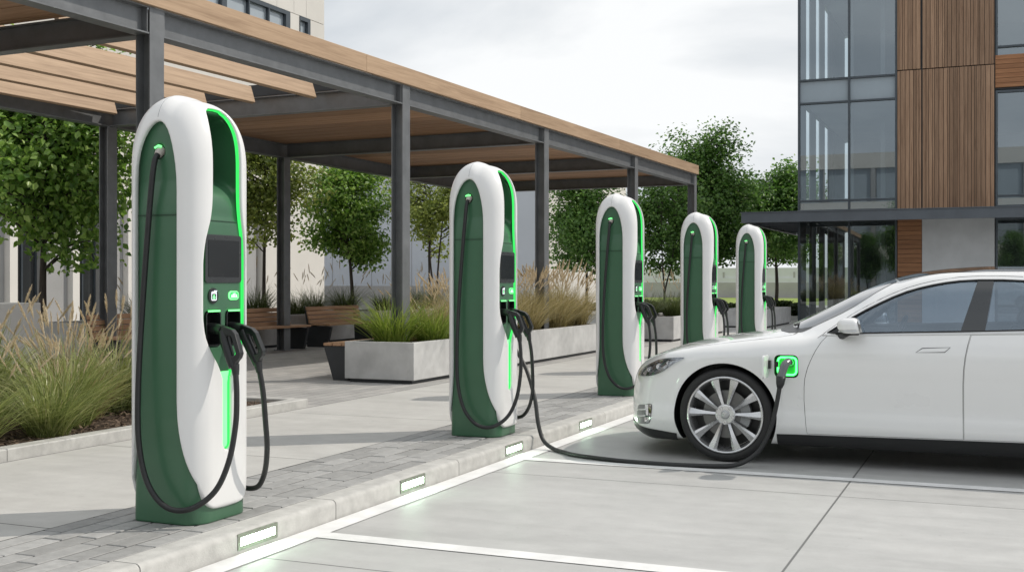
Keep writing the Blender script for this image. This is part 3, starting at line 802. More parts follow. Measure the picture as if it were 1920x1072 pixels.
bed = [(-7.05, 7.25, .95, 'large green grass clump with upright plumes in the centre of the mulch bed'),
       (-6.78, 6.05, .72, 'lower green grass clump at the picture edge, next to the bed kerb'),
       (-7.55, 8.35, .98, 'grass clump in the mulch bed seen right against the edge of the nearest charger'),
       (-7.75, 6.55, 1.0, 'grass clump standing behind the front row near the picture edge'),
       (-8.35, 7.6, 1.05, 'tall grass clump behind the central clump of the mulch bed'),
       (-8.6, 8.8, 1.0, 'grass clump at the rear of the bed in front of the rear pergola column'),
       (-7.45, 5.25, .9, 'grass clump cut off by the picture edge at the front of the mulch bed'),
       (-6.72, 6.75, .70, 'low grass tuft leaning over the bed kerb in front of the taller clumps'),
       (-7.35, 7.75, .92, 'feathery grass clump squeezed between the central clump and the nearest charger'),
       (-6.75, 5.0, .85, 'grass tuft at the very front of the bed, mostly outside the picture'),
       (-8.0, 5.9, 1.05, 'pale feathery grass clump in the second row by the picture edge'),
       (-8.9, 6.6, 1.0, 'straw coloured grass clump deep in the bed below the leafy tree')]
gT = grass_clump(5, 600, .86, .22, .80, 40, ('blade_t', 'plume'), .0048, 1.12)
gT['label'] = 'y'
uA = uT = False
for i, (x, y, s, lab) in enumerate(bed):
    if i in (5, 8, 10, 11): place(gT, uT, (x, y, BEDZ), i*1.3, lab, 'grass clumps in the mulch bed', s*.82); uT = True
    else: place(gA, uA, (x, y, BEDZ), i*1.1, lab, 'grass clumps in the mulch bed', s); uA = True
PZ = KZ+.44
gG = grass_clump(9, 560, .74, .21, .95, 0, ('blade_g', 'plume'), .0050)
place(gG, False, (-7.08, 12.82, PZ), 0, 'short bright green grass clump at the near end of the long planter', 'grass clumps in the long planter', .98)
place(gG, True, (-6.78, 13.35, PZ), 2, 'bright green grass clump spilling over the front edge of the long planter', 'grass clumps in the long planter', .86)
row = [(-7.1, 13.75, .80), (-6.85, 14.3, .78), (-7.1, 14.9, .95), (-6.82, 15.5, .88), (-7.1, 16.1, 1.0), (-6.85, 16.7, .95), (-7.08, 17.3, 1.08), (-6.84, 17.9, 1.0), (-7.0, 18.5, 1.1), (-6.85, 18.95, .95)]
for i, (x, y, s) in enumerate(row):
    place(gT, True, (x, y, PZ), i*2.1, 'feathery tan grass clump with pale plumes, beyond the green clumps in the long planter', 'grass clumps in the long planter', s)
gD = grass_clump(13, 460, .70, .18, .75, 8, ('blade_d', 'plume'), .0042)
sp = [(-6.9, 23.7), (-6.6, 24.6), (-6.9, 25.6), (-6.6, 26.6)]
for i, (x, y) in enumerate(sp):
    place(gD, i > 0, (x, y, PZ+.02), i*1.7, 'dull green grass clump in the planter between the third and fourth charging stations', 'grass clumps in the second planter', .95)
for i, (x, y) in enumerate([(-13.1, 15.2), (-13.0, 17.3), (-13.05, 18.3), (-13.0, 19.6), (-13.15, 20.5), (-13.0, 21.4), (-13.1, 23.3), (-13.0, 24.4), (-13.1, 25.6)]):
    place(gD, True, (x, y, KZ+.54), i*1.9, 'dark grass clump in the low planter behind the benches', 'grass clumps under the plaza trees', .85+.1*(i % 3))
# ------------------------------------------------------------------ trees
def leaves(C, g, size, up=.35, outward=None):
    n = len(C); N = g.normal(0, 1, (n, 3)); N[:, 2] = np.abs(N[:, 2])+up
    if outward is not None: N += outward*.6
    N /= np.linalg.norm(N, axis=1, keepdims=True)
    A = g.normal(0, 1, (n, 3)); A[:, 2] -= .5; A -= (A*N).sum(1, keepdims=True)*N; A /= np.linalg.norm(A, axis=1, keepdims=True)
    B = np.cross(N, A); L = size*1.32*g.uniform(.65, 1.25, n)[:, None]
    fold = N*L*.14
    V = np.stack([C-A*L*.5, C-A*L*.08+B*L*.36+fold, C+A*L*.30+B*L*.22+fold*.8, C+A*L*.58-N*L*.06, C+A*L*.30-B*L*.22+fold*.8, C-A*L*.08-B*L*.36+fold], 1).reshape(-1, 3)
    k = np.arange(n)[:, None]*6
    return V, np.concatenate([k+np.array([[0, 3, 2, 1]]), k+np.array([[0, 5, 4, 3]])], 0)
def make_tree(seed, clear, top, rx, leaf, ntips=90, per=120, mat='leaf', stems=1, tr=.07, blob=.17):
    g = np.random.default_rng(seed); random.seed(seed)
    t = thing('tree', 'x', 'tree'); tb = MB()
    zc = (clear+top)/2; rz = (top-clear)/2
    stem_pts = []
    for s in range(stems):
        a = random.uniform(0, 6.28); sp_ = .0 if stems == 1 else .16
        pts = [(0, 0, -.1)]+[(sp_*f*rx*2*math.cos(a+s*6.28/stems)+random.gauss(0, .03)*rx, sp_*f*rx*2*math.sin(a+s*6.28/stems)+random.gauss(0, .03)*rx, f*(clear+rz*1.55)) for f in (.2, .45, .7, 1.0)]
        c = bez(pts, 6); m = len(c); tb.tube(c, [tr*(1.25 if i == 0 else 1)*(1-.82*i/m)/(1 if stems == 1 else 1.5) for i in range(m)], 9)
        stem_pts += [p for p in c if p.z > clear*.75]
    # crown made of a handful of leafy limbs: uneven outline, gaps between
    sub = []
    for k in range(9):
        th = k*2.4+random.uniform(-.5, .5); zz = -.62+1.35*(k/8)+random.uniform(-.1, .1); rr = math.sqrt(max(.05, 1-min(1, abs(zz))**2))*random.uniform(.45, .85)
        sub.append((rr*math.cos(th), rr*math.sin(th), zz*.80, random.uniform(.26, .50)))
    C, Wt = [], []
    for i in range(ntips):
        sx, sy, sz, sr = random.choice(sub); d = Vector((random.gauss(0, 1), random.gauss(0, 1), random.gauss(0, .85))).normalized()*sr*random.uniform(.35, 1.0)**.5
        p = Vector(((sx+d.x)*rx, (sy+d.y)*rx, zc+(sz+d.z)*rz))
        if p.z < clear-.1: p.z = clear+random.uniform(-.1, .3)
        cand = [q for q in stem_pts if q.z < p.z-.05*rz] or stem_pts[:2]
        q = min(cand, key=lambda q: (q-p).length+.35*abs(p.z-q.z-.35*rx)); mid = q.lerp(p, .5)+Vector((0, 0, .08*rx))
        c = bez([q, mid, p], 4); tb.tube(c, [max(.004, tr*.30*(1-.85*j/len(c))) for j in range(len(c))], 5, False)
        n = int(1.05*per*random.uniform(.5, 1.4)); al = g.random(n)**.6
        base = np.array(q)[None]*(1-al[:, None])+np.array(p)[None]*al[:, None]
        sel = al > .35; base = base[sel]
        C.append(base+g.normal(0, 1, base.shape).clip(-1.5, 1.5)*np.array([blob*rx, blob*rx, blob*.75*rx])*np.clip(.4+.7*al[sel], 0, 1)[:, None])
    C = np.concatenate(C); o = C-np.array([0, 0, zc]); o /= np.linalg.norm(o, axis=1, keepdims=True)+1e-6
    V, F = leaves(C, g, leaf, .35, o)
    tb.build('trunk', M['bark'], t, smooth=True)
    np_mesh('crown', V, F, M[mat], t, smooth=False)
    return t
tree_list = [(make_tree(21, 1.55, 5.2, 1.75, .084, 165, 120, 'leaf', 1, .075), (-14.05, 14.05), 'broad leafy tree filling the picture edge behind the grass bed', .42),
 (make_tree(22, 1.75, 4.7, 1.12, .066, 95, 95, 'leaf_y', 1, .05), (-13.45, 19.1), 'yellow green tree partly hidden by the nearest charging station', 0),
 (make_tree(23, 1.35, 4.35, 1.18, .064, 130, 110, 'leaf', 1, .055), (-13.35, 22.2), 'small round tree standing behind the bench, between two pergola columns', 1),
 (make_tree(24, 1.9, 4.7, 1.15, .066, 95, 80, 'leaf_y', 3, .055), (-13.4, 26.4), 'multi-stemmed tree between the second pergola column and the second charging station', 2),
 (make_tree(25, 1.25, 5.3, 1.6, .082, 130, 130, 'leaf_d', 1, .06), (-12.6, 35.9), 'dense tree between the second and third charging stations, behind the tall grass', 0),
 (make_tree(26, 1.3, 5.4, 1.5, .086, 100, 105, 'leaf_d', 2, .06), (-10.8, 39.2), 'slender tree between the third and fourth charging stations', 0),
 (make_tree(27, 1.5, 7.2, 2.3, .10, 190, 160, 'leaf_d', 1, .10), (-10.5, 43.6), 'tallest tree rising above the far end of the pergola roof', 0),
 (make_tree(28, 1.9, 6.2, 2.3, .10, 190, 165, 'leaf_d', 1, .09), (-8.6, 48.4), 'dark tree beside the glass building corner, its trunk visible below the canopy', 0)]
for t, (x, y), lab, rz in tree_list:
    t.location = (x, y, KZ+(.5 if -14 < x < -12.7 and 13.6 < y < 28 else 0)-.05); t.rotation_euler = (0, 0, rz); t['label'] = lab; t['group'] = 'plaza trees'
    if t.location.z > .3 or x < -13.9:
        t.location.z = KZ
for k, (x, y) in enumerate(((-12.5, -17), (-9.2, -19), (-6.0, -16.5), (1.0, -18.5), (5.5, -17))):
    m = copy_tree(tree_list[(0, 4, 6, 4, 6)[k]][0]); m.location = (x, y, 0); m.rotation_euler = (0, 0, k*1.3)
    m['label'] = 'tree standing across the car park, behind the viewer, mirrored in the shopfront glass'; m['group'] = 'trees mirrored in the glass'
# hedges
def hedge(label, x0, x1, y0, y1, h, n, seed):
    g = np.random.default_rng(seed); C = np.stack([g.uniform(x0, x1, n), g.uniform(y0, y1, n), KZ+h*g.random(n)**.7], 1)
    C[:, 2] *= (.82+.25*np.sin(C[:, 0]*2.3+np.cos(C[:, 1]*1.7)))
    V, F = leaves(C, g, .13, .5)
    return tag(np_mesh('hedge', V, F, M['leaf_h'], None, False), label, 'hedge')
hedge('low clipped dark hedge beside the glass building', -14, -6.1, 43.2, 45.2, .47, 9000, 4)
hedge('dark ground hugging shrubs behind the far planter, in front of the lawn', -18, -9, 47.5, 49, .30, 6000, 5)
# ------------------------------------------------------------------ timber and glass building at the far end
FY = 35.6
T = thing('office_building', 'timber clad office building with a glazed corner and dark steel canopy', 'building', (0, FY, 0))
xs_m = [-5.64, -4.14, -2.82]; X0 = -5.64; XE = 14.0; HB = 12.5; DB = 11
def pane(x0, x1, z0, z1, mat='glass_b', y=.06, parent=None, name='pane'):
    return MB().add([(x0, y, z0), (x1, y, z0), (x1, y, z1), (x0, y, z1)], [(0, 1, 2, 3)]).build(name, M[mat], parent or T)
# floor plates, back walls and ceilings inside
MB().box(X0+.12, -2.86, .3, DB, KZ-.1, KZ+.02).build('floor_slab', M['room'], T)
for z0, z1 in ((3.30, 3.86), (6.80, 7.42), (10.9, 11.4)):
    MB().box(X0+.12, XE-.1, .22, DB, z0, z1).build('floor_slab', M['room_light'], T)
MB().box(X0+.3, XE-.1, DB-.3, DB, 0, HB-.4).build('rear_wall', M['room'], T)
MB().box(-2.80, -2.66, .22, DB-.3, 0, HB-.4).build('partition_wall', M['room'], T)
MB().box(X0-.02, XE, -.02, DB, HB-.4, HB).build('roof', M['canopy'], T)
# glazed corner: mullions and transoms form one frame per opening row
def frame_grid(name, xs, zs, w=.055, d=.13, y0=-.04):
    b = MB()
    for x in xs: b.box(x-w/2, x+w/2, y0, y0+d, zs[0], zs[-1])
    for z in zs:
        for a, c in zip(xs[:-1], xs[1:]): b.box(a+w/2, c-w/2, y0+.003, y0+d-.003, z-w/2, z+w/2)
    return b.build(name, M['frame'], T)
zs = [3.50, 3.80, 6.75, 7.45, 10.75, 11.6]
fr = frame_grid('curtain_wall_frame', [X0+.03, -4.14, -2.80], zs)
for a, c in ((X0+.06, -4.17), (-4.11, -2.83)):
    for z0, z1, mt in ((3.53, 3.77, 'glass_b'), (3.83, 6.72, 'glass_b'), (6.78, 7.42, 'glass_s'), (7.48, 10.72, 'glass_b'), (10.78, 11.57, 'glass_s')):
        pane(a, c, z0, z1, mt, .05, fr)
fg = frame_grid('shopfront_frame', [X0+.03, -4.14, -2.80], [KZ+.03, 3.22])
for a, c in ((X0+.06, -4.17), (-4.11, -2.83)): pane(a, c, KZ+.06, 3.19, 'glass_g', .05, fg)
# west flank: solid fins with open daylight strips between, seen through the glass
for zf0, zf1 in ((KZ, 3.28), (3.87, 6.78), (7.43, 10.88)):
    b = MB()
    for ya, yb in ((.25, 1.42), (2.22, 3.55), (4.38, 5.65), (6.50, 7.74)): b.box(X0, X0+.03, ya, yb, zf0, zf1)
    b.build('flank_fin', M['canopy'] if zf0 < 1 else M['room_light'], T)
    MB().box(X0, X0+.115, .10, DB-.01, zf1, zf1+.62 if zf1 < 10 else HB-.42).build('flank_spandrel', M['frame'], T)
    MB().box(X0, X0+.10, 7.75, DB-.31, zf0, zf1).build('flank_wall', M['room'], T)
    for xx in (-4.6, -3.6):
        MB().box(xx, xx+.14, 4.0, 4.14, zf0, zf1).build('room_column', M['room_light'], T)
# vertical cedar boards
def boards(x0, x1, z0, z1, wmin=.05, wmax=.125):
    b = MB(); x = x0; r = random.Random(int(x0*100)+int(z0*10))
    while x < x1-.02:
        w = min(r.choice((wmin, .075, .10, wmax, .115)), x1-x); b.box(x+.006, x+w-.006, -.06-r.choice((0, .018, .018)), .02, z0, z1); x += w
    return b.build('cladding', M['wood_clad'], T)
boards(-2.765, -2.095, 3.40, 7.535); boards(-2.065, -.13, 3.40, 7.535); boards(-2.765, -2.095, 7.565, 11.6); boards(-2.065, -.13, 7.565, 11.6)
MB().box(-2.77, -.12, .021, .2, 3.38, 11.65).build('cladding_backing', M['steel_dark'], T)
# windows to the right of the boards
def big_window(x0, x1, z0, z1, gm='glass_b'):
    b = MB(); w = .06
    for a, c, e, f in ((x0, x1, z0, z0+w), (x0, x1, z1-w, z1), (x0, x0+w, z0+w, z1-w), (x1-w, x1, z0+w, z1-w), ((x0+x1)/2-.03, (x0+x1)/2+.03, z0+w, z1-w)): b.box(a, c, -.05, .1, e, f)
    b.box(x0+w, x1-w, -.045, .095, z0+.30, z0+.35)
    o = b.build('window', M['frame'], T)
    pane(x0+w, x1-w, z0+w, z1-w, gm, .06, o)
    return o
b = MB(); z = 6.88
while z < 7.69: b.box(-.105, XE, -.055, .02, z+.005, z+.127); z += .132
b.build('slat_band', M['wood_slat'], T); MB().box(-.11, XE, .021, .2, 6.83, 7.73).build('band_backing', M['steel_dark'], T)
for k in range(5):
    x0 = -.10+k*2.8; big_window(x0, x0+2.75, 3.48, 6.80); big_window(x0, x0+2.75, 7.72, 11.2)
    big_window(x0, x0+2.75, KZ+.05, 3.18, 'glass_g')
    MB().box(x0+2.752, x0+2.798, -.03, .12, KZ, 11.3).build('window_mullion', M['frame'], T)
MB().box(-.11, XE, -.02, .2, 11.21, 11.65).build('parapet', M['frame'], T)
# ground floor: slatted timber bay and concrete panel
b = MB(); z = KZ+.06
while z < 3.16: b.box(-2.755, -2.085, -.05, .02, z+.004, min(z+.128, 3.2)); z += .134
b.build('slat_bay', M['wood_slat'], T); MB().box(-2.76, -2.08, .021, .2, KZ, 3.22).build('slat_backing', M['steel_dark'], T)
MB().box(-2.075, -.125, -.04, .2, KZ, 3.22).build('concrete_panel', M['concrete_panel'], T)
# canopy wrapping the corner
b = MB(); b.box(-7.03, XE, -1.62, -1.52, 3.10, 3.385); b.box(-7.03, -6.93, -1.52, 8.5, 3.10, 3.385); b.box(-7.06, XE, -1.65, -1.60, 3.385, 3.41)
b.build('canopy_fascia', M['canopy'], T)
MB().box(-6.93, XE, -1.52, -.055, 3.235, 3.36).build('canopy_deck', M['soffit_white'], T)
MB().box(-6.93, X0-.03, -.05, 8.5, 3.235, 3.36).build('canopy_deck', M['soffit_white'], T)
for k in range(6): MB().box(-6.9, -5.7, .8+k*1.4, .86+k*1.4, 3.12, 3.234).build('canopy_rib', M['canopy'], T)
# ------------------------------------------------------------------ pale office block behind the pergola
BXF = -22.0
B = thing('office_block', 'cream office block with dark framed upper windows behind the pergola', 'building', (BXF, 0, 0))
MB().box(-14, -.6, -6, 34.8, 0, 13.5).build('core', M['grey_panel'], B)
MB().box(-.6, .0, 31.25, 34.9, KZ-.1, 8.05).build('end_wall', M['cream'], B)
b = MB()
for k in range(5): b.box(-.58, .004, 31.25+k*.9, 31.25+k*.9+.012, .2, 8.0)
MB().box(-.6, .0, -6, 31.24, 3.5, 8.05).build('upper_wall', M['cream'], B)
y = 6.5; i = 0
while y < 31.0:
    MB().box(-.6, 0, y, y+.24, KZ-.1, 3.5).build('pier', M['cream_pier'], B)
    wf = MB(); y0, y1 = y+.245, y+1.2
    for a, c, e, f in ((y0, y0+.05, .3, 3.49), (y1-.05, y1, .3, 3.49), (y0+.05, y1-.05, .3, .36), (y0+.05, y1-.05, 3.42, 3.49), ((y0+y1)/2-.025, (y0+y1)/2+.025, .36, 3.42)): wf.box(-.45, -.36, a, c, e, f)
    w = wf.build('window', M['frame'], B)
    MB().add([(-.40, y0+.05, .36), (-.40, y1-.05, .36), (-.40, y1-.05, 3.42), (-.40, y0+.05, 3.42)], [(0, 1, 2, 3)]).build('pane', M['glass_dark'], w)
    MB().box(-.6, -.18, y+1.201, y+2.04, KZ-.1, 3.5).build('wall_panel', M['grey_panel'], B)
    y += 2.05; i += 1
# upper storey: window strip with dark frames, cream panels above
def upwin(y0, y1, l, r, mull=()):
    b = MB(); z0, z1 = 8.06, 10.43; b.box(-.25, .03, y0, y0+l, z0, z1); b.box(-.25, .03, y1-r, y1, z0, z1); b.box(-.25, .03, y0+l, y1-r, z1-.13, z1)
    for m in mull: b.box(-.22, .02, m-.03, m+.03, z0, z1-.13)
    o = b.build('window', M['frame'], B)
    MB().add([(-.1, y0+l, z0), (-.1, y1-r, z0), (-.1, y1-r, z1-.13), (-.1, y0+l, z1-.13)], [(0, 1, 2, 3)]).build('pane', M['glass_far'], o)
upwin(29.05, 32.74, .24, .25, (30.46, 31.54)); upwin(33.33, 33.97, .02, .16); upwin(24.4, 29.04, .2, .01, (26, 27.4)); upwin(16, 24.3, .2, .2, (18, 20, 22))
MB().box(-.6, .0, 32.742, 33.328, 8.06, 10.43).build('wall_panel', M['cream'], B)
MB().box(-.6, .0, 33.972, 34.9, 8.06, 10.43).build('wall_panel', M['cream'], B)
yy = -6.0
for y1 in (16, 20, 24, 28, 29.6, 31.0, 32.0, 33.0, 33.75, 34.9):
    MB().box(-.6, .0, yy+.008, y1-.008, 10.45, 13.5).build('parapet_panel', M['cream'], B); yy = y1
# hall in the distance: shade painted blue-grey on its front, sun side cream
Hh = thing('exhibition_hall', 'plain pale hall with shade-coloured front beyond the plaza trees', 'building', (-24, 45, 0))
MB().box(-8, 6.2, 0, 12, 0, 6.9).build('hall_wall', M['shade_wall'], Hh)
MB().box(6.2, 6.24, .02, 12, 0, 6.88).build('side_wall', M['cream'], Hh)
MB().box(-8.1, 6.3, -.08, 12.1, 6.9, 7.15).build('roof_edge', M['grey_panel'], Hh)
b = MB()
for k in range(7): b.box(-8+k*2.03, -7.985+k*2.03, -.012, 0, .2, 6.88)
b.build('panel_joint', M['grey_panel'], Hh)
MB().box(-8.2, 6.0, -3.2, -2.9, KZ-.05, 1.2).build('plinth_wall', M['grey_panel'], Hh)
# long boundary wall past the lawn
W = thing('boundary_wall', 'long two-tone boundary wall beyond the lawn', 'wall', (0, 98.5, 0))
MB().box(-70, 95, 0, .5, 0, 1.35).build('wall_base', M['band_wall'], W)
b = MB(); b.box(-70, 95, .05, .45, 1.35, 1.75); b.box(-70, 95, .15, .35, 1.75, 2.6)
b.build('parapet', M['band_white'], W)
b = MB()
for k in range(110): b.box(-70+k*1.5, -69.86+k*1.5, .10, .149, 1.75, 2.25)
b.build('parapet_post', M['band_wall'], W)

# office building across the car park, behind the camera: the glass facade mirrors it
O = thing('opposite_building', 'cream banded office building across the car park, mirrored in the glass facade', 'building', (-4, -32, 0))
MB().box(-34, 34, -10, -.3, 0, 12.3).build('core', M['steel_dark'], O)
for z0, z1 in ((0, .6), (3.3, 4.5), (7.2, 8.3), (11.2, 12.5)): MB().box(-34.2, 34.2, -.3, .15, z0, z1).build('facade_band', M['cream'], O)
for k in range(18):
    x = -34+k*4
    MB().box(x-.2, x+.2, -.3, .12, .6, 11.2).build('pier', M['grey_panel'], O)
    for z0, z1 in ((.6, 3.3), (4.5, 7.2), (8.3, 11.2)):
        if k < 17: MB().box(x+.25, x+3.75, -.25, -.15, z0, z1).build('window', M['glass_far'], O)
# ------------------------------------------------------------------ parked car (nose towards the kerb, length along x)
C_W=PC([(-1,.80),(-.8,.855),(-.6,.905),(-.35,.95),(0,.972),(.5,.972),(1.5,.978),(2.6,.985),(3.1,.98),(3.6,.94),(4.1,.84)])
C_P=PC([(.1,.90),(.16,.93),(.22,.958),(.30,.984),(.36,.979),(.42,.967),(.50,.973),(.6,.983),(.72,.994),(.785,1.0),(.83,.993),(.90,.974),(.97,.953),(1.1,.88),(1.3,.7)])
C_ZT=PC([(-1,.56),(-.9,.63),(-.80,.70),(-.66,.765),(-.48,.833),(-.3,.877),(-.12,.91),(.14,.945),(.35,.965),(.7,.985),(1.6,1.0),(2.6,1.02),(3.3,1.05),(3.8,1.055),(4.1,1.0)])
C_ZR=PC([(-1,.1),(-.3,.55),(.1,.86),(.3,.972),(.65,1.143),(.974,1.301),(1.174,1.372),(1.408,1.421),(1.6,1.44),(1.83,1.451),(2.1,1.45),(2.5,1.425),(2.9,1.355),(3.3,1.245),(3.7,1.11),(4.0,1.0)])
C_YG=PC([(.9,.955),(.97,.93),(1.1,.865),(1.25,.775),(1.36,.69),(1.45,.58),(1.6,.4)])
C_XN=PC([(.1,-.84),(.2,-.905),(.3,-.915),(.45,-.91),(.55,-.895),(.65,-.86),(.8,-.75)])
C_XR=PC([(.1,3.9),(.3,4.02),(.6,4.06),(.9,4.05),(1.05,4.0),(1.2,3.9)])
C_ZB=PC([(-1,.165),(-.85,.14),(-.42,.128),(-.3,.15),(.4,.14),(2.5,.14),(3.4,.18),(4.1,.30)])
def F_low(u,y,z):
    ay=np.abs(y)
    side=ay-C_W(u)*C_P(z)
    r=np.sqrt(u*u+(z-.355)**2); side=side-.010*np.exp(-((r-.42)/.07)**2)
    r2=np.sqrt((u-2.96)**2+(z-.355)**2); side=side-.010*np.exp(-((r2-.42)/.07)**2)
    top=z-(C_ZT(u)-.05*(ay/.9)**2.2)
    f=smax(side*.98,top*.95,.11)
    f=smax(f,C_ZB(u)-z,.05)
    f=smax(f,C_XN(z)+.30*(ay/.9)**2.5-u,.07)
    f=smax(f,u-C_XR(z)+.25*(ay/.9)**2.6,.08)
    return f
def F_gh(u,y,z):
    ay=np.abs(y)
    side=ay-C_YG(z)
    uu=u-.20*(ay/.75)**2*np.clip((1.5-u)/.6,0,1)+.15*(ay/.7)**2*np.clip((u-2.2)/.8,0,1)
    top=(z-(C_ZR(uu)-.035*(ay/.6)**2))*.9
    return smax(side*.88,top,.06)
def F_car(u,y,z):
    return smin(F_low(u,y,z),np.maximum(F_gh(u,y,z),.7-z),.035)
M['headlamp'] = simple('headlamp_bowl', (.42, .43, .44), .16, .6, 30, metal=.85, rvar=.08)
M['fog_grey'] = simple('inlet_grey', (.22, .225, .23), .4, .2, 20)
M['silver_paint'] = simple('silver_cap', (.48, .49, .50), .35, .06, 20, metal=.6)
CAR = thing('parked_car', 'white electric saloon car parked nose in, charging at its open front wing port', 'car', (-1.88, 9.45, 0))
def solve_ray(F, O, D, iso, tmax=2.0):
    lo = np.zeros(len(O)); hi = np.full(len(O), tmax)
    for _ in range(34):
        m = (lo+hi)/2; P = O+D*m[:, None]; ins = F(P[:, 0], P[:, 1], P[:, 2])-iso < 0
        lo = np.where(ins, m, lo); hi = np.where(ins, hi, m)
    return O+D*((lo+hi)/2)[:, None]
def star_mesh(F, iso, u0, u1, z0, z1, nf=40, ns=150, nt=26, npz=232):
    ph = np.linspace(0, 2*np.pi, npz, endpoint=False); cp, sp_ = np.cos(ph), np.sin(ph)
    O, D = [], []
    def ring(ou, oz, psi):
        o = np.zeros((npz, 3)); o[:, 0] = ou; o[:, 2] = oz; O.append(o)
        D.append(np.stack([np.full(npz, -math.cos(psi)), math.sin(psi)*cp, math.sin(psi)*sp_], 1))
    for k in range(nf): ring(u0, z0, R(2+88*k/nf))
    for k in range(ns+1):
        t = k/ns; ring(u0+(u1-u0)*t, z0+(z1-z0)*min(1, t*3)**1.0, R(90))
    for k in range(nt): ring(u1, z1, R(90+88*(k+1)/nt))
    P = solve_ray(F, np.concatenate(O), np.concatenate(D), iso)
    pole = solve_ray(F, np.array([[u0, 0, z0], [u1, 0, z1]]), np.array([[-1., 0, 0], [1., 0, 0]]), iso)
    n = nf+ns+1+nt; i = np.arange(n-1)[:, None]; k = np.arange(npz)[None, :]; k2 = (k+1) % npz
    Q = np.stack([i*npz+k, (i+1)*npz+k, (i+1)*npz+k2, i*npz+k2], -1).reshape(-1, 4)
    V = np.concatenate([P, pole]); a, b = len(P), len(P)+1
    k = np.arange(npz)
    T1 = [(a, int(x), int((x+1) % npz)) for x in k]; T2 = [(b, int((n-1)*npz+(x+1) % npz), int((n-1)*npz+x)) for x in k]
    me = bpy.data.meshes.new('s'); me.from_pydata([tuple(p) for p in V.tolist()], [], [tuple(q) for q in Q.tolist()]+T1+T2); me.update()
    bm = bmesh.new(); bm.from_mesh(me); bmesh.ops.recalc_face_normals(bm, faces=bm.faces); bm.to_mesh(me); bm.free()
    return me
def boolean(obj, cutter, op='DIFFERENCE', self_=False):
    m = obj.modifiers.new('b', 'BOOLEAN'); m.operation = op; m.object = cutter; m.solver = 'EXACT'; m.use_self = self_
    dg = bpy.context.evaluated_depsgraph_get(); me = bpy.data.meshes.new_from_object(obj.evaluated_get(dg), depsgraph=dg)
    obj.modifiers.remove(m); old = obj.data; obj.data = me; bpy.data.meshes.remove(old)
def y_on(F, pts, iso, side):
    """solve the flank: (u, z) -> y"""
    P = np.array(pts, float); y = np.full(len(P), 1.25)
    for s_ in range(500):
        out = F(P[:, 0], y, P[:, 1])-iso > 0
        if not out.any(): break
        y = np.where(out & (y > .02), y-.0025, y)
    lo, hi = y, y+.003
    for _ in range(16):
        m = (lo+hi)/2; ins = F(P[:, 0], m, P[:, 1])-iso < 0; lo = np.where(ins, m, lo); hi = np.where(ins, hi, m)
    return lo*side
def z_on(F, pts, iso):
    P = np.array(pts, float); z = np.full(len(P), 1.6)
    for s_ in range(560):
        out = F(P[:, 0], P[:, 1], z)-iso > 0
        if not out.any(): break
        z = np.where(out, z-.0025, z)
    lo, hi = z, z+.003
    for _ in range(16):
        m = (lo+hi)/2; ins = F(P[:, 0], P[:, 1], m)-iso < 0; lo = np.where(ins, m, lo); hi = np.where(ins, hi, m)
    return lo
def resample(poly, step):
    out = []
    for i in range(len(poly)):
        a = Vector(poly[i]); b = Vector(poly[(i+1) % len(poly)]); n = max(1, int((b-a).length/step))
        out += [tuple(a.lerp(b, k/n)) for k in range(n)]
    return out
def smooth_poly(pts, n=5):
    P = [Vector((*p, 0)) for p in pts]; m = len(P); out = []
    for i in range(m):
        a, b, c, d = P[i-1], P[i], P[(i+1) % m], P[(i+2) % m]
        for k in range(n):
            t = k/n; q = .5*((2*b)+(c-a)*t+(2*a-5*b+4*c-d)*t*t+(3*b-a-3*c+d)*t**3); out.append((q.x, q.y))
    return out
def offset_poly(poly, d):
    A = sum(poly[i-1][0]*poly[i][1]-poly[i][0]*poly[i-1][1] for i in range(len(poly)))
    s = 1 if A > 0 else -1; out = []
    for i in range(len(poly)):
        a, b, c = Vector(poly[i-1]), Vector(poly[i]), Vector(poly[(i+1) % len(poly)])
        e = (b-a).normalized()+(c-b).normalized()
        if e.length < 1e-6: e = b-a
        e.normalize(); n = Vector((e.y, -e.x))*s; out.append(tuple(b+n*d))
    return out
def sheet(name, poly, step, lift, mat, parent, flange=None, smooth=True):
    """triangulated panel inside a 2D outline, lifted onto the body by lift(points)->3D"""
    bp = resample(poly, step); n = len(bp); V = [Vector(p) for p in bp]; E = [(i, (i+1) % n) for i in range(n)]
    xs = [p[0] for p in bp]; ys = [p[1] for p in bp]
    gx = np.arange(min(xs), max(xs), step); gy = np.arange(min(ys), max(ys), step)
    X, Y = np.meshgrid(gx, gy); d = poly_sdf(X.ravel(), Y.ravel(), bp)
    for x, y, dd in zip(X.ravel(), Y.ravel(), d):
        if dd < -step*.55: V.append(Vector((float(x), float(y))))
    v, e, f, *_ = delaunay_2d_cdt(V, E, [], 1, 1e-6)
    pts = [(p.x, p.y) for p in v]; P = lift(pts)
    me = bpy.data.meshes.new(name); me.from_pydata([tuple(p) for p in P], [], [tuple(q) for q in f]); me.update()
    bm = bmesh.new(); bm.from_mesh(me); bmesh.ops.recalc_face_normals(bm, faces=bm.faces)
    if flange is not None:
        be = [e_ for e_ in bm.edges if len(e_.link_faces) == 1]
        r = bmesh.ops.extrude_edge_only(bm, edges=be)
        nv = [q for q in r['geom'] if isinstance(q, bmesh.types.BMVert)]
        bmesh.ops.translate(bm, verts=nv, vec=flange)
        for e_ in be: e_.smooth = False
        bmesh.ops.recalc_face_normals(bm, faces=bm.faces)
    for q in bm.faces: q.smooth = smooth
    bm.to_mesh(me); bm.free(); me.materials.append(mat)
    return link(bpy.data.objects.new(name, me), parent)
def flank(F, iso, side):
    return lambda pts: np.stack([np.array(pts)[:, 0], y_on(F, pts, iso, side), np.array(pts)[:, 1]], 1)
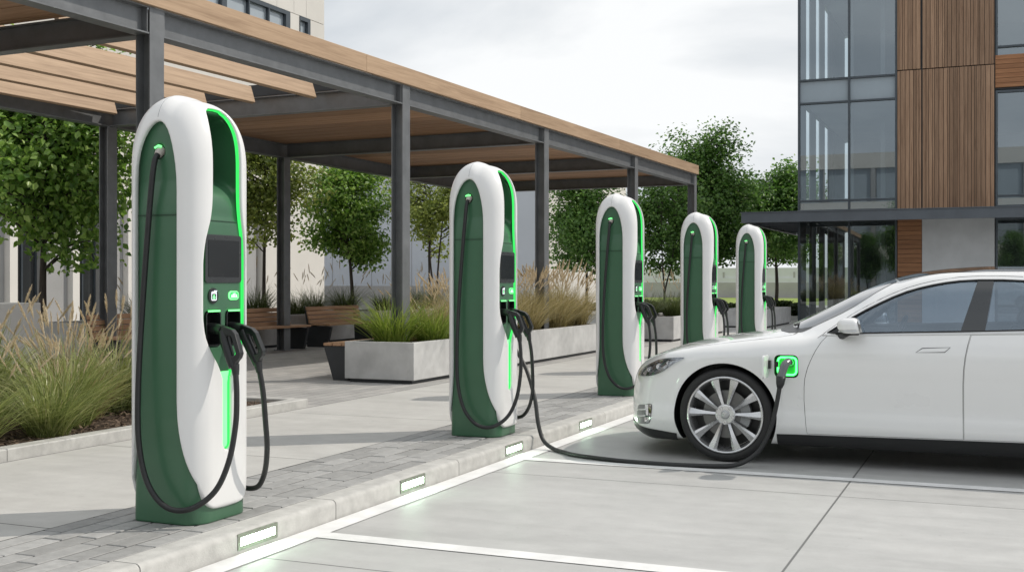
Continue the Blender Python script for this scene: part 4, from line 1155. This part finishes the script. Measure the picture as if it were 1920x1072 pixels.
def over(F, iso):
    return lambda pts: np.stack([np.array(pts)[:, 0], np.array(pts)[:, 1], z_on(F, pts, iso)], 1)
DOOR1 = [(.735, .945), (.70, .905), (.664, .846), (.628, .77), (.605, .714), (.585, .64), (.579, .577), (.577, .48), (.582, .403), (.598, .238), (1.651, .252), (1.648, .45), (1.648, .634), (1.652, .73), (1.662, .818), (1.678, .90), (1.697, .972)]
DOOR2 = [(1.703, .972), (1.684, .90), (1.668, .818), (1.658, .73), (1.654, .634), (1.654, .45), (1.657, .252), (2.40, .262), (2.43, .40), (2.49, .56), (2.58, .74), (2.64, .90), (2.66, .995)]
DLO = [(.735, .968), (.80, 1.012), (.908, 1.083), (1.0, 1.136), (1.091, 1.184), (1.18, 1.228), (1.269, 1.265), (1.36, 1.293), (1.447, 1.314), (1.53, 1.330), (1.623, 1.342), (1.749, 1.349), (1.9, 1.349), (2.034, 1.343), (2.2, 1.328), (2.4, 1.300), (2.6, 1.258), (2.8, 1.19), (2.93, 1.12), (2.97, 1.07), (2.93, 1.045), (2.5, 1.025), (2.03, 1.008), (1.64, .993), (1.28, .982), (.978, .972)]
PORT = rrect(.366, .540, .640, .806, .035, 4)
def prism_y(poly, y0, y1, bm_):
    MBx = MB(); MBx.prism(poly, lambda a, c, h: (a, h, c), y0, y1); bm_.append(MBx)
def merge(mbs, name):
    b = MB()
    for m_ in mbs: b.add(m_.v, m_.f)
    o = b.build(name, [M['paint'], M['trim']])
    bm = bmesh.new(); bm.from_mesh(o.data); bmesh.ops.recalc_face_normals(bm, faces=bm.faces); bm.to_mesh(o.data); bm.free()
    for p in o.data.polygons: p.material_index = 1
    return o
# body shell with cabin hollowed out, wheel arches, doors and windows cut
me = star_mesh(F_car, 0.0, -.28, 3.30, .44, .60); me.name = 'body'
body = link(bpy.data.objects.new('body', me), CAR)
for m_ in (M['paint'], M['trim'], M['cabin']): me.materials.append(m_)
def F_cab(u, y, z): return np.maximum(np.maximum(F_gh(u, y, z)+.045, F_low(u, y, z)*(z < .95)+.0), np.maximum(.50-z, np.maximum(.55-u+(z-.95)*.2, u-3.1)))
def F_cab2(u, y, z): return smax(smax(F_gh(u, y, z)+.04, np.abs(y)-.84, .05), smax(.52-z, smax(.62-u, u-2.95, .05), .05), .05)
cm = star_mesh(F_cab2, 0.0, 1.5, 2.3, .85, .85, 24, 40, 24, 96)
for m_ in (M['paint'], M['trim'], M['cabin']): cm.materials.append(m_)
cab = link(bpy.data.objects.new('cab', cm)); cab.location = CAR.location
for p in cm.polygons: p.material_index = 2
bpy.context.view_layer.update()
boolean(body, cab)
cut = []
for s in (-1, 1):
    for u0 in (0.0, 2.96):
        c = MB(); c.lathe([(.0001, .60), (.388, .60), (.388, 1.2), (.0001, 1.2)], 72, lambda r, a, h: (u0-.005+r*math.cos(a), s*h, .345+r*math.sin(a))); cut.append(c)
    prism_y(offset_poly(DOOR1, .003), s*.86, s*1.2, cut); prism_y(offset_poly(DOOR2, .0005), s*.861, s*1.2, cut)
prism_y(PORT, -.895, -1.2, cut)
prism_y(DLO, -1.3, 1.3, cut)
ct = merge(cut, 'cut'); ct.location = CAR.location
bpy.context.view_layer.update()
boolean(body, ct, self_=True)
for o in (cab, ct):
    d_ = o.data; bpy.data.objects.remove(o); bpy.data.meshes.remove(d_)
shade_angle(body.data, 38)
# doors, handles, glazing
for s in (-1, 1):
    fl = (0, -s*.03, 0)
    for nm, poly, hu in (('front', offset_poly(DOOR1, -.0005), (1.347, 1.566)), ('rear', offset_poly(DOOR2, -.002), (2.30, 2.52))):
        d = sheet('door', poly, .026, flank(F_car, 0.0, s), M['paint'], CAR, fl)
        h0, h1 = hu; dz = .0 if nm == 'front' else .02
        hp = [(h0, .846+dz), (h0+.04, .872+dz), (h1, .883+dz), (h1-.035, .853+dz)]
        sheet('handle_gap', offset_poly(hp, .0055), .03, flank(F_car, .0010, s), M['trim'], d)
        sheet('handle', hp, .02, flank(F_car, .0045, s), M['paint'], d, (0, -s*.004, 0))
    fp = [p for p in DLO if p[0] < 1.62]
    p1 = [(.735, .968)]+[p for p in DLO[1:12] if p[0] < 1.74]+[(1.742, 1.3485), (1.632, .993), (1.28, .982), (.978, .972)]
    pb = [(1.742, 1.3485), (1.846, 1.349), (1.79, .999), (1.632, .993)]
    p2 = [(1.846, 1.349)]+[p for p in DLO[12:22]]+[(2.03, 1.008), (1.79, .999)]
    sheet('side_window', p1, .03, flank(F_gh, -.007, s), M['glass_car'], CAR)
    sheet('pillar_cover', pb, .03, flank(F_gh, -.003, s), M['gloss_black'], CAR, (0, -s*.02, 0))
    sheet('side_window', p2, .03, flank(F_gh, -.007, s), M['glass_car'], CAR)
    # rubber seal round the glass, bright strip along the belt, seams
    pts = flank(F_car, -.001, s)(resample(DLO, .03)); b = MB(); b.tube([tuple(p) for p in pts]+[tuple(pts[0])], .0065, 6, False); b.build('window_seal', M['trim'], CAR, smooth=True)
    bl = [(.70, .950), (.978, .9575), (1.28, .967), (1.64, .977), (2.03, .990), (2.5, 1.004), (2.9, 1.03)]
    b = MB(); b.tube([tuple(p) for p in flank(F_car, .0, s)(resample(bl, .04)[:-36])], .0075, 6); b.build('belt_strip', M['belt'], CAR, smooth=True)
    sm = [(.668, .93), (.735, .985), (.80, 1.035), (.90, 1.105), (1.0, 1.163), (1.091, 1.212), (1.18, 1.256), (1.269, 1.293), (1.36, 1.322), (1.447, 1.343), (1.623, 1.371), (1.75, 1.378), (1.9, 1.378), (2.034, 1.372)]
    b = MB(); b.tube([tuple(p) for p in flank(F_car, -.0005, s)(sm)], .0022, 5); b.build('frame_seam', M['trim'], CAR)
    hs_ = [(.50, .62*s), (.46, .72*s), (.38, .80*s), (.25, .845*s), (.05, .862*s), (-.15, .860*s), (-.30, .835*s), (-.45, .78*s)]
    b = MB(); b.tube([tuple(p) for p in over(F_car, -.0008)(hs_)], .0022, 5); b.build('bonnet_seam', M['trim'], CAR)
    # headlight: dark bowl, reflectors, light strip and clear cover
    HL = smooth_poly([(-.765, .600), (-.715, .655), (-.595, .716), (-.489, .752), (-.311, .766), (-.399, .715), (-.497, .648), (-.614, .612)], 4)
    hd = sheet('headlight', HL, .016, flank(F_car, .002, s), M['headlamp'], CAR)
    for (cu, cz, rr) in ((-.60, .660, .026), (-.51, .690, .029), (-.43, .722, .02)):
        y = float(y_on(F_car, [(cu, cz)], .0, s)[0]); b = MB()
        b.lathe([(rr, .0), (rr*.96, .006), (rr*.8, .002), (rr*.55, -.002), (.0005, .004)], 24, lambda r, a, h: (cu+r*math.cos(a)*.9-.3*abs(h), y+s*(h+.004)+s*-.55*(r*math.cos(a)), cz+r*math.sin(a)*.8)); b.build('reflector', M['alloy'], hd, smooth=True)
    st_ = [(-.735, .632), (-.60, .700), (-.49, .737), (-.345, .757)]
    b = MB(); b.tube([tuple(p) for p in flank(F_car, .006, s)([(p.x, p.y) for p in bez([(a, c, 0) for a, c in st_], 5)])], .005, 6); b.build('light_strip', M['silver'], hd, smooth=True)
    sheet('cover', HL, .016, flank(F_car, .011, s), M['glass_clear'], hd, (0, -s*.009, 0))
    # fog lamp inlet with bright bars
    FG = smooth_poly([(-.738, .362), (-.66, .388), (-.582, .396), (-.588, .30), (-.605, .252), (-.66, .238), (-.748, .238)], 3)
    fg_ = sheet('fog_inlet', FG, .016, flank(F_car, .002, s), M['fog_grey'], CAR)
    for zz, a, c in ((.335, -.735, -.63), (.285, -.742, -.64)):
        b = MB(); b.tube([tuple(p) for p in flank(F_car, .004, s)([(a+(c-a)*k/6, zz+.02*k/6) for k in range(7)])], .006, 6); b.build('inlet_bar', M['paint'], fg_, smooth=True)
    sheet('inlet_trim', [(-.645, .392), (-.584, .395), (-.590, .30), (-.61, .25), (-.65, .26)], .016, flank(F_car, .005, s), M['silver'], fg_)
# dark glass roof and windscreen, black cowl
rf = [(1.20, -.50), (1.4, -.575), (1.7, -.60), (2.0, -.60), (2.4, -.58), (2.75, -.54), (2.75, .54), (2.4, .58), (2.0, .60), (1.7, .60), (1.4, .575), (1.20, .50), (1.16, .25), (1.15, 0), (1.16, -.25)]
sheet('glass_roof', rf, .04, over(F_car, .003), M['gloss_black'], CAR)
ws = [(.36, 0), (.375, -.2), (.42, -.42), (.50, -.585), (.60, -.665), (.80, -.655), (1.0, -.615), (1.185, -.50), (1.145, -.25), (1.135, 0), (1.145, .25), (1.185, .50), (1.0, .615), (.80, .655), (.60, .665), (.50, .585), (.42, .42), (.375, .2)]
sheet('windscreen', ws, .035, over(F_car, .003), M['gloss_black'], CAR)
cw = [(.27, 0), (.28, -.2), (.325, -.42), (.41, -.60), (.52, -.685), (.60, -.67), (.50, -.59), (.42, -.425), (.374, -.2), (.358, 0), (.374, .2), (.42, .425), (.50, .59), (.60, .67), (.52, .685), (.41, .60), (.325, .42), (.28, .2)]
sheet('cowl', cw, .03, over(F_car, .002), M['trim'], CAR)
for s in (-1, 1):
    b = MB(); b.tube([(.44, .50*s, 1.005), (.47, .2*s, 1.022), (.46, -.10*s, 1.03)], .008, 6); b.build('wiper', M['trim'], CAR)
rw = [(2.95, -.46), (3.3, -.53), (3.62, -.56), (3.68, 0), (3.62, .56), (3.3, .53), (2.95, .46)]
sheet('rear_window', rw, .04, over(F_car, .003), M['gloss_black'], CAR)
# black lower trim: nose lip and sills
tm = star_mesh(F_car, .005, -.28, 3.30, .44, .60); tb_ = bmesh.new(); tb_.from_mesh(tm)
bmesh.ops.bisect_plane(tb_, geom=tb_.verts[:]+tb_.edges[:]+tb_.faces[:], plane_co=(-.38, 0, 0), plane_no=(1, 0, 0))
bmesh.ops.bisect_plane(tb_, geom=tb_.verts[:]+tb_.edges[:]+tb_.faces[:], plane_co=(.38, 0, 0), plane_no=(1, 0, 0))
def zl(u): return .236-.045*max(0, min(1, (u+.92)/.5)) if u < 0 else .226+.0145*(u-.38)
fr_ = [q for q in tb_.faces if q.calc_center_median().x < -.38]; re_ = [q for q in tb_.faces if q.calc_center_median().x > .38]
dl = [q for q in tb_.faces if -.38 <= q.calc_center_median().x <= .38]; bmesh.ops.delete(tb_, geom=dl, context='FACES')
def cut_half(sel, co, no):
    fs = [q for q in tb_.faces if sel(q.calc_center_median().x)]; ge = set(fs)
    for q in fs: ge.update(q.edges); ge.update(q.verts)
    bmesh.ops.bisect_plane(tb_, geom=list(ge), plane_co=co, plane_no=no, clear_outer=True)
cut_half(lambda x: x < 0, (-.92, 0, .236), (.045/.5, 0, 1)); cut_half(lambda x: x > 0, (.38, 0, .226), (-.0145, 0, 1))
dl = [q for q in tb_.faces if 2.56 < q.calc_center_median().x < 3.36]; bmesh.ops.delete(tb_, geom=dl, context='FACES')
tb_.to_mesh(tm); tb_.free(); tm.name = 'lower_trim'; tm.materials.clear(); tm.materials.append(M['trim']); tm.shade_smooth()
link(bpy.data.objects.new('lower_trim', tm), CAR)
# wheels
def spoke_ring(b):
    for a, odd in zip((-16, 14, 58, 88, 130, 160, 202, 232, 274, 304), (0, 1)*5):
        sg = 1 if odd else -1; S = []
        for r, w, tw, y in ((.055, .011, 0, .030), (.095, .0125, .6, .020), (.15, .0165, 1.2, .016), (.20, .0225, 1.6, .013), (.240, .029, 1.6, .012), (.268, .033, 1.4, .010)):
            aa = R(a+sg*tw*.9); ca, sa = math.cos(aa), math.sin(aa)
            pt = lambda t, yy: (r*sa+t*ca, yy, r*ca-t*sa)
            S.append([pt(-w, y+.013), pt(sg*w*.35, y), pt(w, y+.011), pt(w*.8, y+.05), pt(-w*.8, y+.05)])
        v = [p for q in S for p in q]; f = [(i*5+k, i*5+(k+1) % 5, (i+1)*5+(k+1) % 5, (i+1)*5+k) for i in range(len(S)-1) for k in range(5)]
        b.add(v, f+[(0, 1, 2, 3, 4), tuple((len(S)-1)*5+k for k in (4, 3, 2, 1, 0))])
wl = lambda r, a, h: (r*math.cos(a), h, r*math.sin(a))
def make_wheel():
    b = MB(); b.lathe([(.288, .016), (.285, .005), (.279, .002), (.272, .005), (.264, .020), (.254, .05), (.248, .10), (.246, .225)], 96, wl)
    spoke_ring(b)
    b.lathe([(.0005, .028), (.030, .026), (.066, .024), (.076, .032), (.076, .07)], 40, wl)
    w = b.build('wheel', M['alloy'], CAR, angle=32)
    b = MB()
    for k in range(5):
        aa = R(-36+72*k); cx, cz = .056*math.sin(aa), .056*math.cos(aa)
        b.lathe([(.0145, .030), (.0145, .017), (.0085, .017), (.0085, .024), (.0004, .024)], 16, lambda r, a, h: (cx+r*math.cos(a), h, cz+r*math.sin(a)))
    b.build('wheel_nuts', M['alloy'], w, angle=35)
    b = MB(); b.lathe([(.0004, .013), (.020, .015), (.032, .019), (.034, .028)], 32, wl)
    b.build('centre_cap', M['silver_paint'], w, smooth=True)
    b = MB(); b.prism([(-.016, .015), (.016, .015), (.0135, .0095), (.003, .0095), (0, -.018), (-.003, .0095), (-.0135, .0095)], lambda a, c, h: (a, h, c), .0128, .0165); b.build('cap_emblem', M['alloy'], w)
    b = MB(); b.lathe([(.284, .016), (.296, .004), (.312, -.002), (.328, .002), (.341, .016), (.3475, .036), (.349, .06)]+[(.349-.004*(k % 2), .06+.0125*k) for k in range(1, 10)]+[(.3475, .195), (.338, .222), (.32, .235), (.285, .23)], 128, wl); b.build('tyre', M['tyre'], w, angle=45)
    b = MB(); b.lathe([(.07, .075), (.178, .075), (.178, .095), (.07, .095)], 64, wl, True); b.build('brake_disc', M['disc'], w, angle=40)
    b = MB(); b.prism([(math.cos(R(k))*.185, math.sin(R(k))*.185) for k in range(-28, 41, 8)]+[(math.cos(R(k))*.115, math.sin(R(k))*.115) for k in range(36, -33, -8)], lambda a, c, h: (a, h, c), .055, .12); b.build('caliper', M['caliper'], w)
    b = MB(); b.lathe([(.0004, .15), (.246, .15)], 48, wl); b.build('inner_barrel', M['trim'], w)
    return w
w0 = make_wheel()
for i, (u, s) in enumerate(((0, -1), (0, 1), (2.96, -1), (2.96, 1))):
    w = w0 if i == 0 else copy_tree(w0, CAR)
    w.location = (u, s*.968, .349); w.scale = (1, -s, 1)
# door mirrors
for s in (-1, 1):
    V = []; nu, nv = 40, 20
    for i in range(nv+1):
        for j in range(nu):
            a = 2*math.pi*j/nu; e = math.pi*(i/nv-.5); pw = lambda t, p: math.copysign(abs(t)**p, t)
            x = pw(math.cos(e), .55)*pw(math.cos(a), .6); y = pw(math.cos(e), .55)*pw(math.sin(a), .6); z = pw(math.sin(e), .75)
            x2 = x*(.062 if x > 0 else .10)*(1 if z < 0 else 1-.28*z*z*(x < 0)); V.append((.925+x2-.012*z, s*(1.045+y*.105), 1.022+z*(.062 if z > 0 else .050)))
    f = [(i*nu+j, i*nu+(j+1) % nu, (i+1)*nu+(j+1) % nu, (i+1)*nu+j) for i in range(nv) for j in range(nu)]
    mh = MB().add(V, f).build('door_mirror', M['paint'], CAR, smooth=True)
    b = MB(); b.prism(rrect(-.088, .088, -.040, .046, .026, 5), lambda a, c, h: (.982+h-.012*c/.05, s*(1.045+a), 1.022+c), 0, .0105); b.build('mirror_glass', M['silver'], mh)
    b = MB(); b.tube([(.84, s*.93, .955), (.87, s*.985, .968), (.90, s*1.03, .978)], [.032, .026, .022], 10); b.tube([(.80, s*.925, .962), (.90, s*1.0, .966), (.965, s*1.04, .970)], .010, 8); b.build('mirror_foot', M['trim'], mh, smooth=True)
    b = MB(); b.tube([(.84, s*1.125, .990), (.90, s*1.148, .992), (.965, s*1.148, .993)], .005, 6); b.build('indicator', M['silver'], mh, smooth=True)
    b = MB(); b.prism([(.755, .972), (.855, .972), (.872, 1.046)], lambda a, c, h: (a, s*(h-.50*(c-.972)), c), .918, .930); b.build('mirror_sail', M['trim'], mh)
# cabin furniture, dark and low
b = MB(); b.prism([(.66, .80), (1.05, .74), (1.10, .86), (1.02, .945), (.80, .965), (.66, .95)], lambda a, c, h: (a, h, c), -.80, .80); o = b.build('dashboard', M['cabin'], CAR); bevel(o, .03, 3)
b = MB(); b.lathe([(.178+.014*math.cos(R(k)), .014*math.sin(R(k))) for k in range(0, 360, 40)], 40, lambda r, a, h: (1.17+r*math.cos(a)*.38+h*.92, -.37+r*math.sin(a), .915+r*math.cos(a)*.92-h*.38), True)
b.tube([(1.05, -.37, .86), (1.16, -.37, .91)], .035, 10); b.tube([(1.165, -.53, .915), (1.155, -.37, .915), (1.165, -.21, .915)], .016, 8); b.build('steering_wheel', M['trim'], CAR, smooth=True)
for u, yy in ((1.35, -.37), (1.35, .37), (2.28, -.40), (2.28, .40)):
    b = MB(); b.box(u, u+.48, yy-.24, yy+.24, .46, .60)
    M4 = Matrix.Translation((u+.42, yy, .56)) @ Matrix.Rotation(R(24), 4, 'Y'); b.box(0, .11, -.23, .23, 0, .50, M4); b.box(.01, .10, -.13, .13, .53, .69, M4)
    o = b.build('seat', M['cabin'], CAR); bevel(o, .03, 3)
# open charge port: lit surround, hinge and flap
pf = MB(); pf.prism(offset_poly(PORT, -.001), lambda a, c, h: (a, h, c), -.915, -.90); pt_ = pf.build('charge_port', M['green_port'] if 'green_port' in M else M['trim'], CAR)
ri = rrect(.388, .520, .660, .786, .028, 5)
b = MB(); b.tube([(a, -.938, c) for a, c in ri]+[(ri[0][0], -.938, ri[0][1])], .0075, 8, False); b.build('port_light', M['glow_port'], pt_, smooth=True)
b = MB(); b.prism(rrect(.398, .510, .670, .776, .022, 5), lambda a, c, h: (a, h, c), -.925, -.914); b.build('port_plate', M['port_plate'], pt_)
b = MB(); b.box(.335, .395, -.962, -.945, .716, .756); b.box(.318, .345, -1.005, -.95, .705, .765); b.build('hinge', M['plastic'], pt_)
b = MB(); M4 = Matrix.Translation((.322, -.985, 0)) @ Matrix.Rotation(R(-93), 4, 'Z'); b.prism(rrect(-.005, .150, .640, .806, .03, 4), lambda a, c, h: tuple(M4 @ Vector((a, h, c))), -.008, .008); o = b.build('port_flap', M['paint'], CAR); bevel(o, .003)
# ------------------------------------------------------------------ lead from the second station to the car
CB_ = thing('charging_cable', 'long dark charging cable lying on the ground from the second station to the car port', 'cable', (-3.87, CH_Y+CH_STEP, 0))
ox, oy = -3.87, CH_Y+CH_STEP
path = [(-3.87, 8.69, 1.05), (-3.80, 8.755, .92), (-3.70, 8.775, .80), (-3.58, 8.75, .62), (-3.47, 8.66, .40), (-3.41, 8.59, .20), (-3.35, 8.55, .075), (-3.25, 8.50, .022), (-3.12, 8.386, .017), (-2.973, 8.27, .017), (-2.682, 8.165, .017), (-2.419, 8.118, .017), (-2.107, 8.120, .017), (-1.85, 8.17, .018), (-1.74, 8.24, .024), (-1.655, 8.29, .065), (-1.58, 8.32, .14), (-1.52, 8.345, .265), (-1.485, 8.36, .41), (-1.462, 8.37, .54), (-1.452, 8.375, .62)]
b = MB(); b.tube([(p.x-ox, p.y-oy, p.z) for p in bez(path, 9)], .0165, 12); b.build('lead', M['rubber'], CB_, smooth=True)
b = MB(); gp = bez([(-1.405, 8.53, .745), (-1.412, 8.455, .752), (-1.425, 8.41, .735), (-1.438, 8.39, .69), (-1.448, 8.378, .645)], 5)
b.tube([(p.x-ox, p.y-oy, p.z) for p in gp], [.034]*6+[.031]*(len(gp)-6), 14); b.build('plug', M['plug_grey'] if 'plug_grey' in M else M['plastic'], CB_, smooth=True)
b = MB(); b.tube([(-1.447-ox, 8.380-oy, .655), (-1.452-ox, 8.375-oy, .605), (-1.456-ox, 8.372-oy, .575)], [.036, .030, .020], 14); b.build('strain_relief', M['rubber'], CB_, smooth=True)
# ------------------------------------------------------------------ daylight
w = bpy.data.worlds.new('World'); SC.world = w; w.use_nodes = True
nt = w.node_tree; nt.nodes.clear()
SUN_D = Vector((.80, .60, 1.0)).normalized()      # towards the sun
el = math.asin(SUN_D.z); az = math.atan2(SUN_D.x, SUN_D.y)
sky = nt.nodes.new('ShaderNodeTexSky'); sky.sky_type = 'NISHITA'; sky.sun_disc = False; sky.sun_elevation = el; sky.sun_rotation = az
sky.air_density = 1.0; sky.dust_density = 2.0
tc = nt.nodes.new('ShaderNodeTexCoord'); mp = nt.nodes.new('ShaderNodeMapping'); mp.inputs['Scale'].default_value = (1.0, 1.0, 2.6)
n1 = nt.nodes.new('ShaderNodeTexNoise'); n1.inputs['Scale'].default_value = 2.1; n1.inputs['Detail'].default_value = 7; n1.inputs['Roughness'].default_value = .52; n1.inputs['Distortion'].default_value = .35
n2 = nt.nodes.new('ShaderNodeTexNoise'); n2.inputs['Scale'].default_value = 1.3; n2.inputs['Detail'].default_value = 5
r1 = nt.nodes.new('ShaderNodeValToRGB'); e = r1.color_ramp.elements
e[0].position = .40; e[0].color = (6.0, 6.4, 6.8, 1); e[1].position = .60; e[1].color = (9.0, 9.15, 9.25, 1)
r2 = nt.nodes.new('ShaderNodeValToRGB'); e = r2.color_ramp.elements
e[0].position = .25; e[0].color = (.80, .80, .80, 1); e[1].position = .5; e[1].color = (1, 1, 1, 1)
mx = nt.nodes.new('ShaderNodeMix'); mx.data_type = 'RGBA'; mx.clamp_result = False
bg = nt.nodes.new('ShaderNodeBackground'); bg.inputs['Strength'].default_value = .1
ow = nt.nodes.new('ShaderNodeOutputWorld'); L = nt.links.new
L(tc.outputs['Generated'], mp.inputs['Vector']); L(mp.outputs[0], n1.inputs['Vector']); L(mp.outputs[0], n2.inputs['Vector'])
L(n1.outputs['Fac'], r1.inputs[0]); L(n2.outputs['Fac'], r2.inputs[0])
L(r2.outputs[0], mx.inputs[0]); L(sky.outputs[0], mx.inputs[6]); L(r1.outputs[0], mx.inputs[7]); L(mx.outputs[2], bg.inputs['Color']); L(bg.outputs[0], ow.inputs['Surface'])
sl_ = bpy.data.lights.new('sun', 'SUN'); sl_.energy = 2.5; sl_.angle = R(.6); sl_.color = (1, .93, .83)
so_ = bpy.data.objects.new('sun', sl_); link(so_); so_.rotation_euler = SUN_D.to_track_quat('Z', 'Y').to_euler()
# ------------------------------------------------------------------ camera
cd = bpy.data.cameras.new('camera'); cam = bpy.data.objects.new('camera', cd); link(cam)
cam.location = (0, 0, 1.33); cam.rotation_euler = (R(90), 0, R(22.96))
cd.sensor_width = 36; cd.lens = 36*2157/1920; cd.shift_y = -6/1920; cd.clip_start = .05; cd.clip_end = 3000
SC.camera = cam
SC.view_settings.view_transform = 'Standard'; SC.view_settings.look = 'None'; SC.view_settings.exposure = .12; SC.view_settings.gamma = 1
SC.render.engine = 'CYCLES'
SC.cycles.max_bounces = 8; SC.cycles.transparent_max_bounces = 12; SC.cycles.diffuse_bounces = 3; SC.cycles.glossy_bounces = 4; SC.cycles.transmission_bounces = 6
SC.cycles.sample_clamp_indirect = 4; SC.cycles.use_denoising = True; SC.cycles.caustics_reflective = False; SC.cycles.caustics_refractive = False
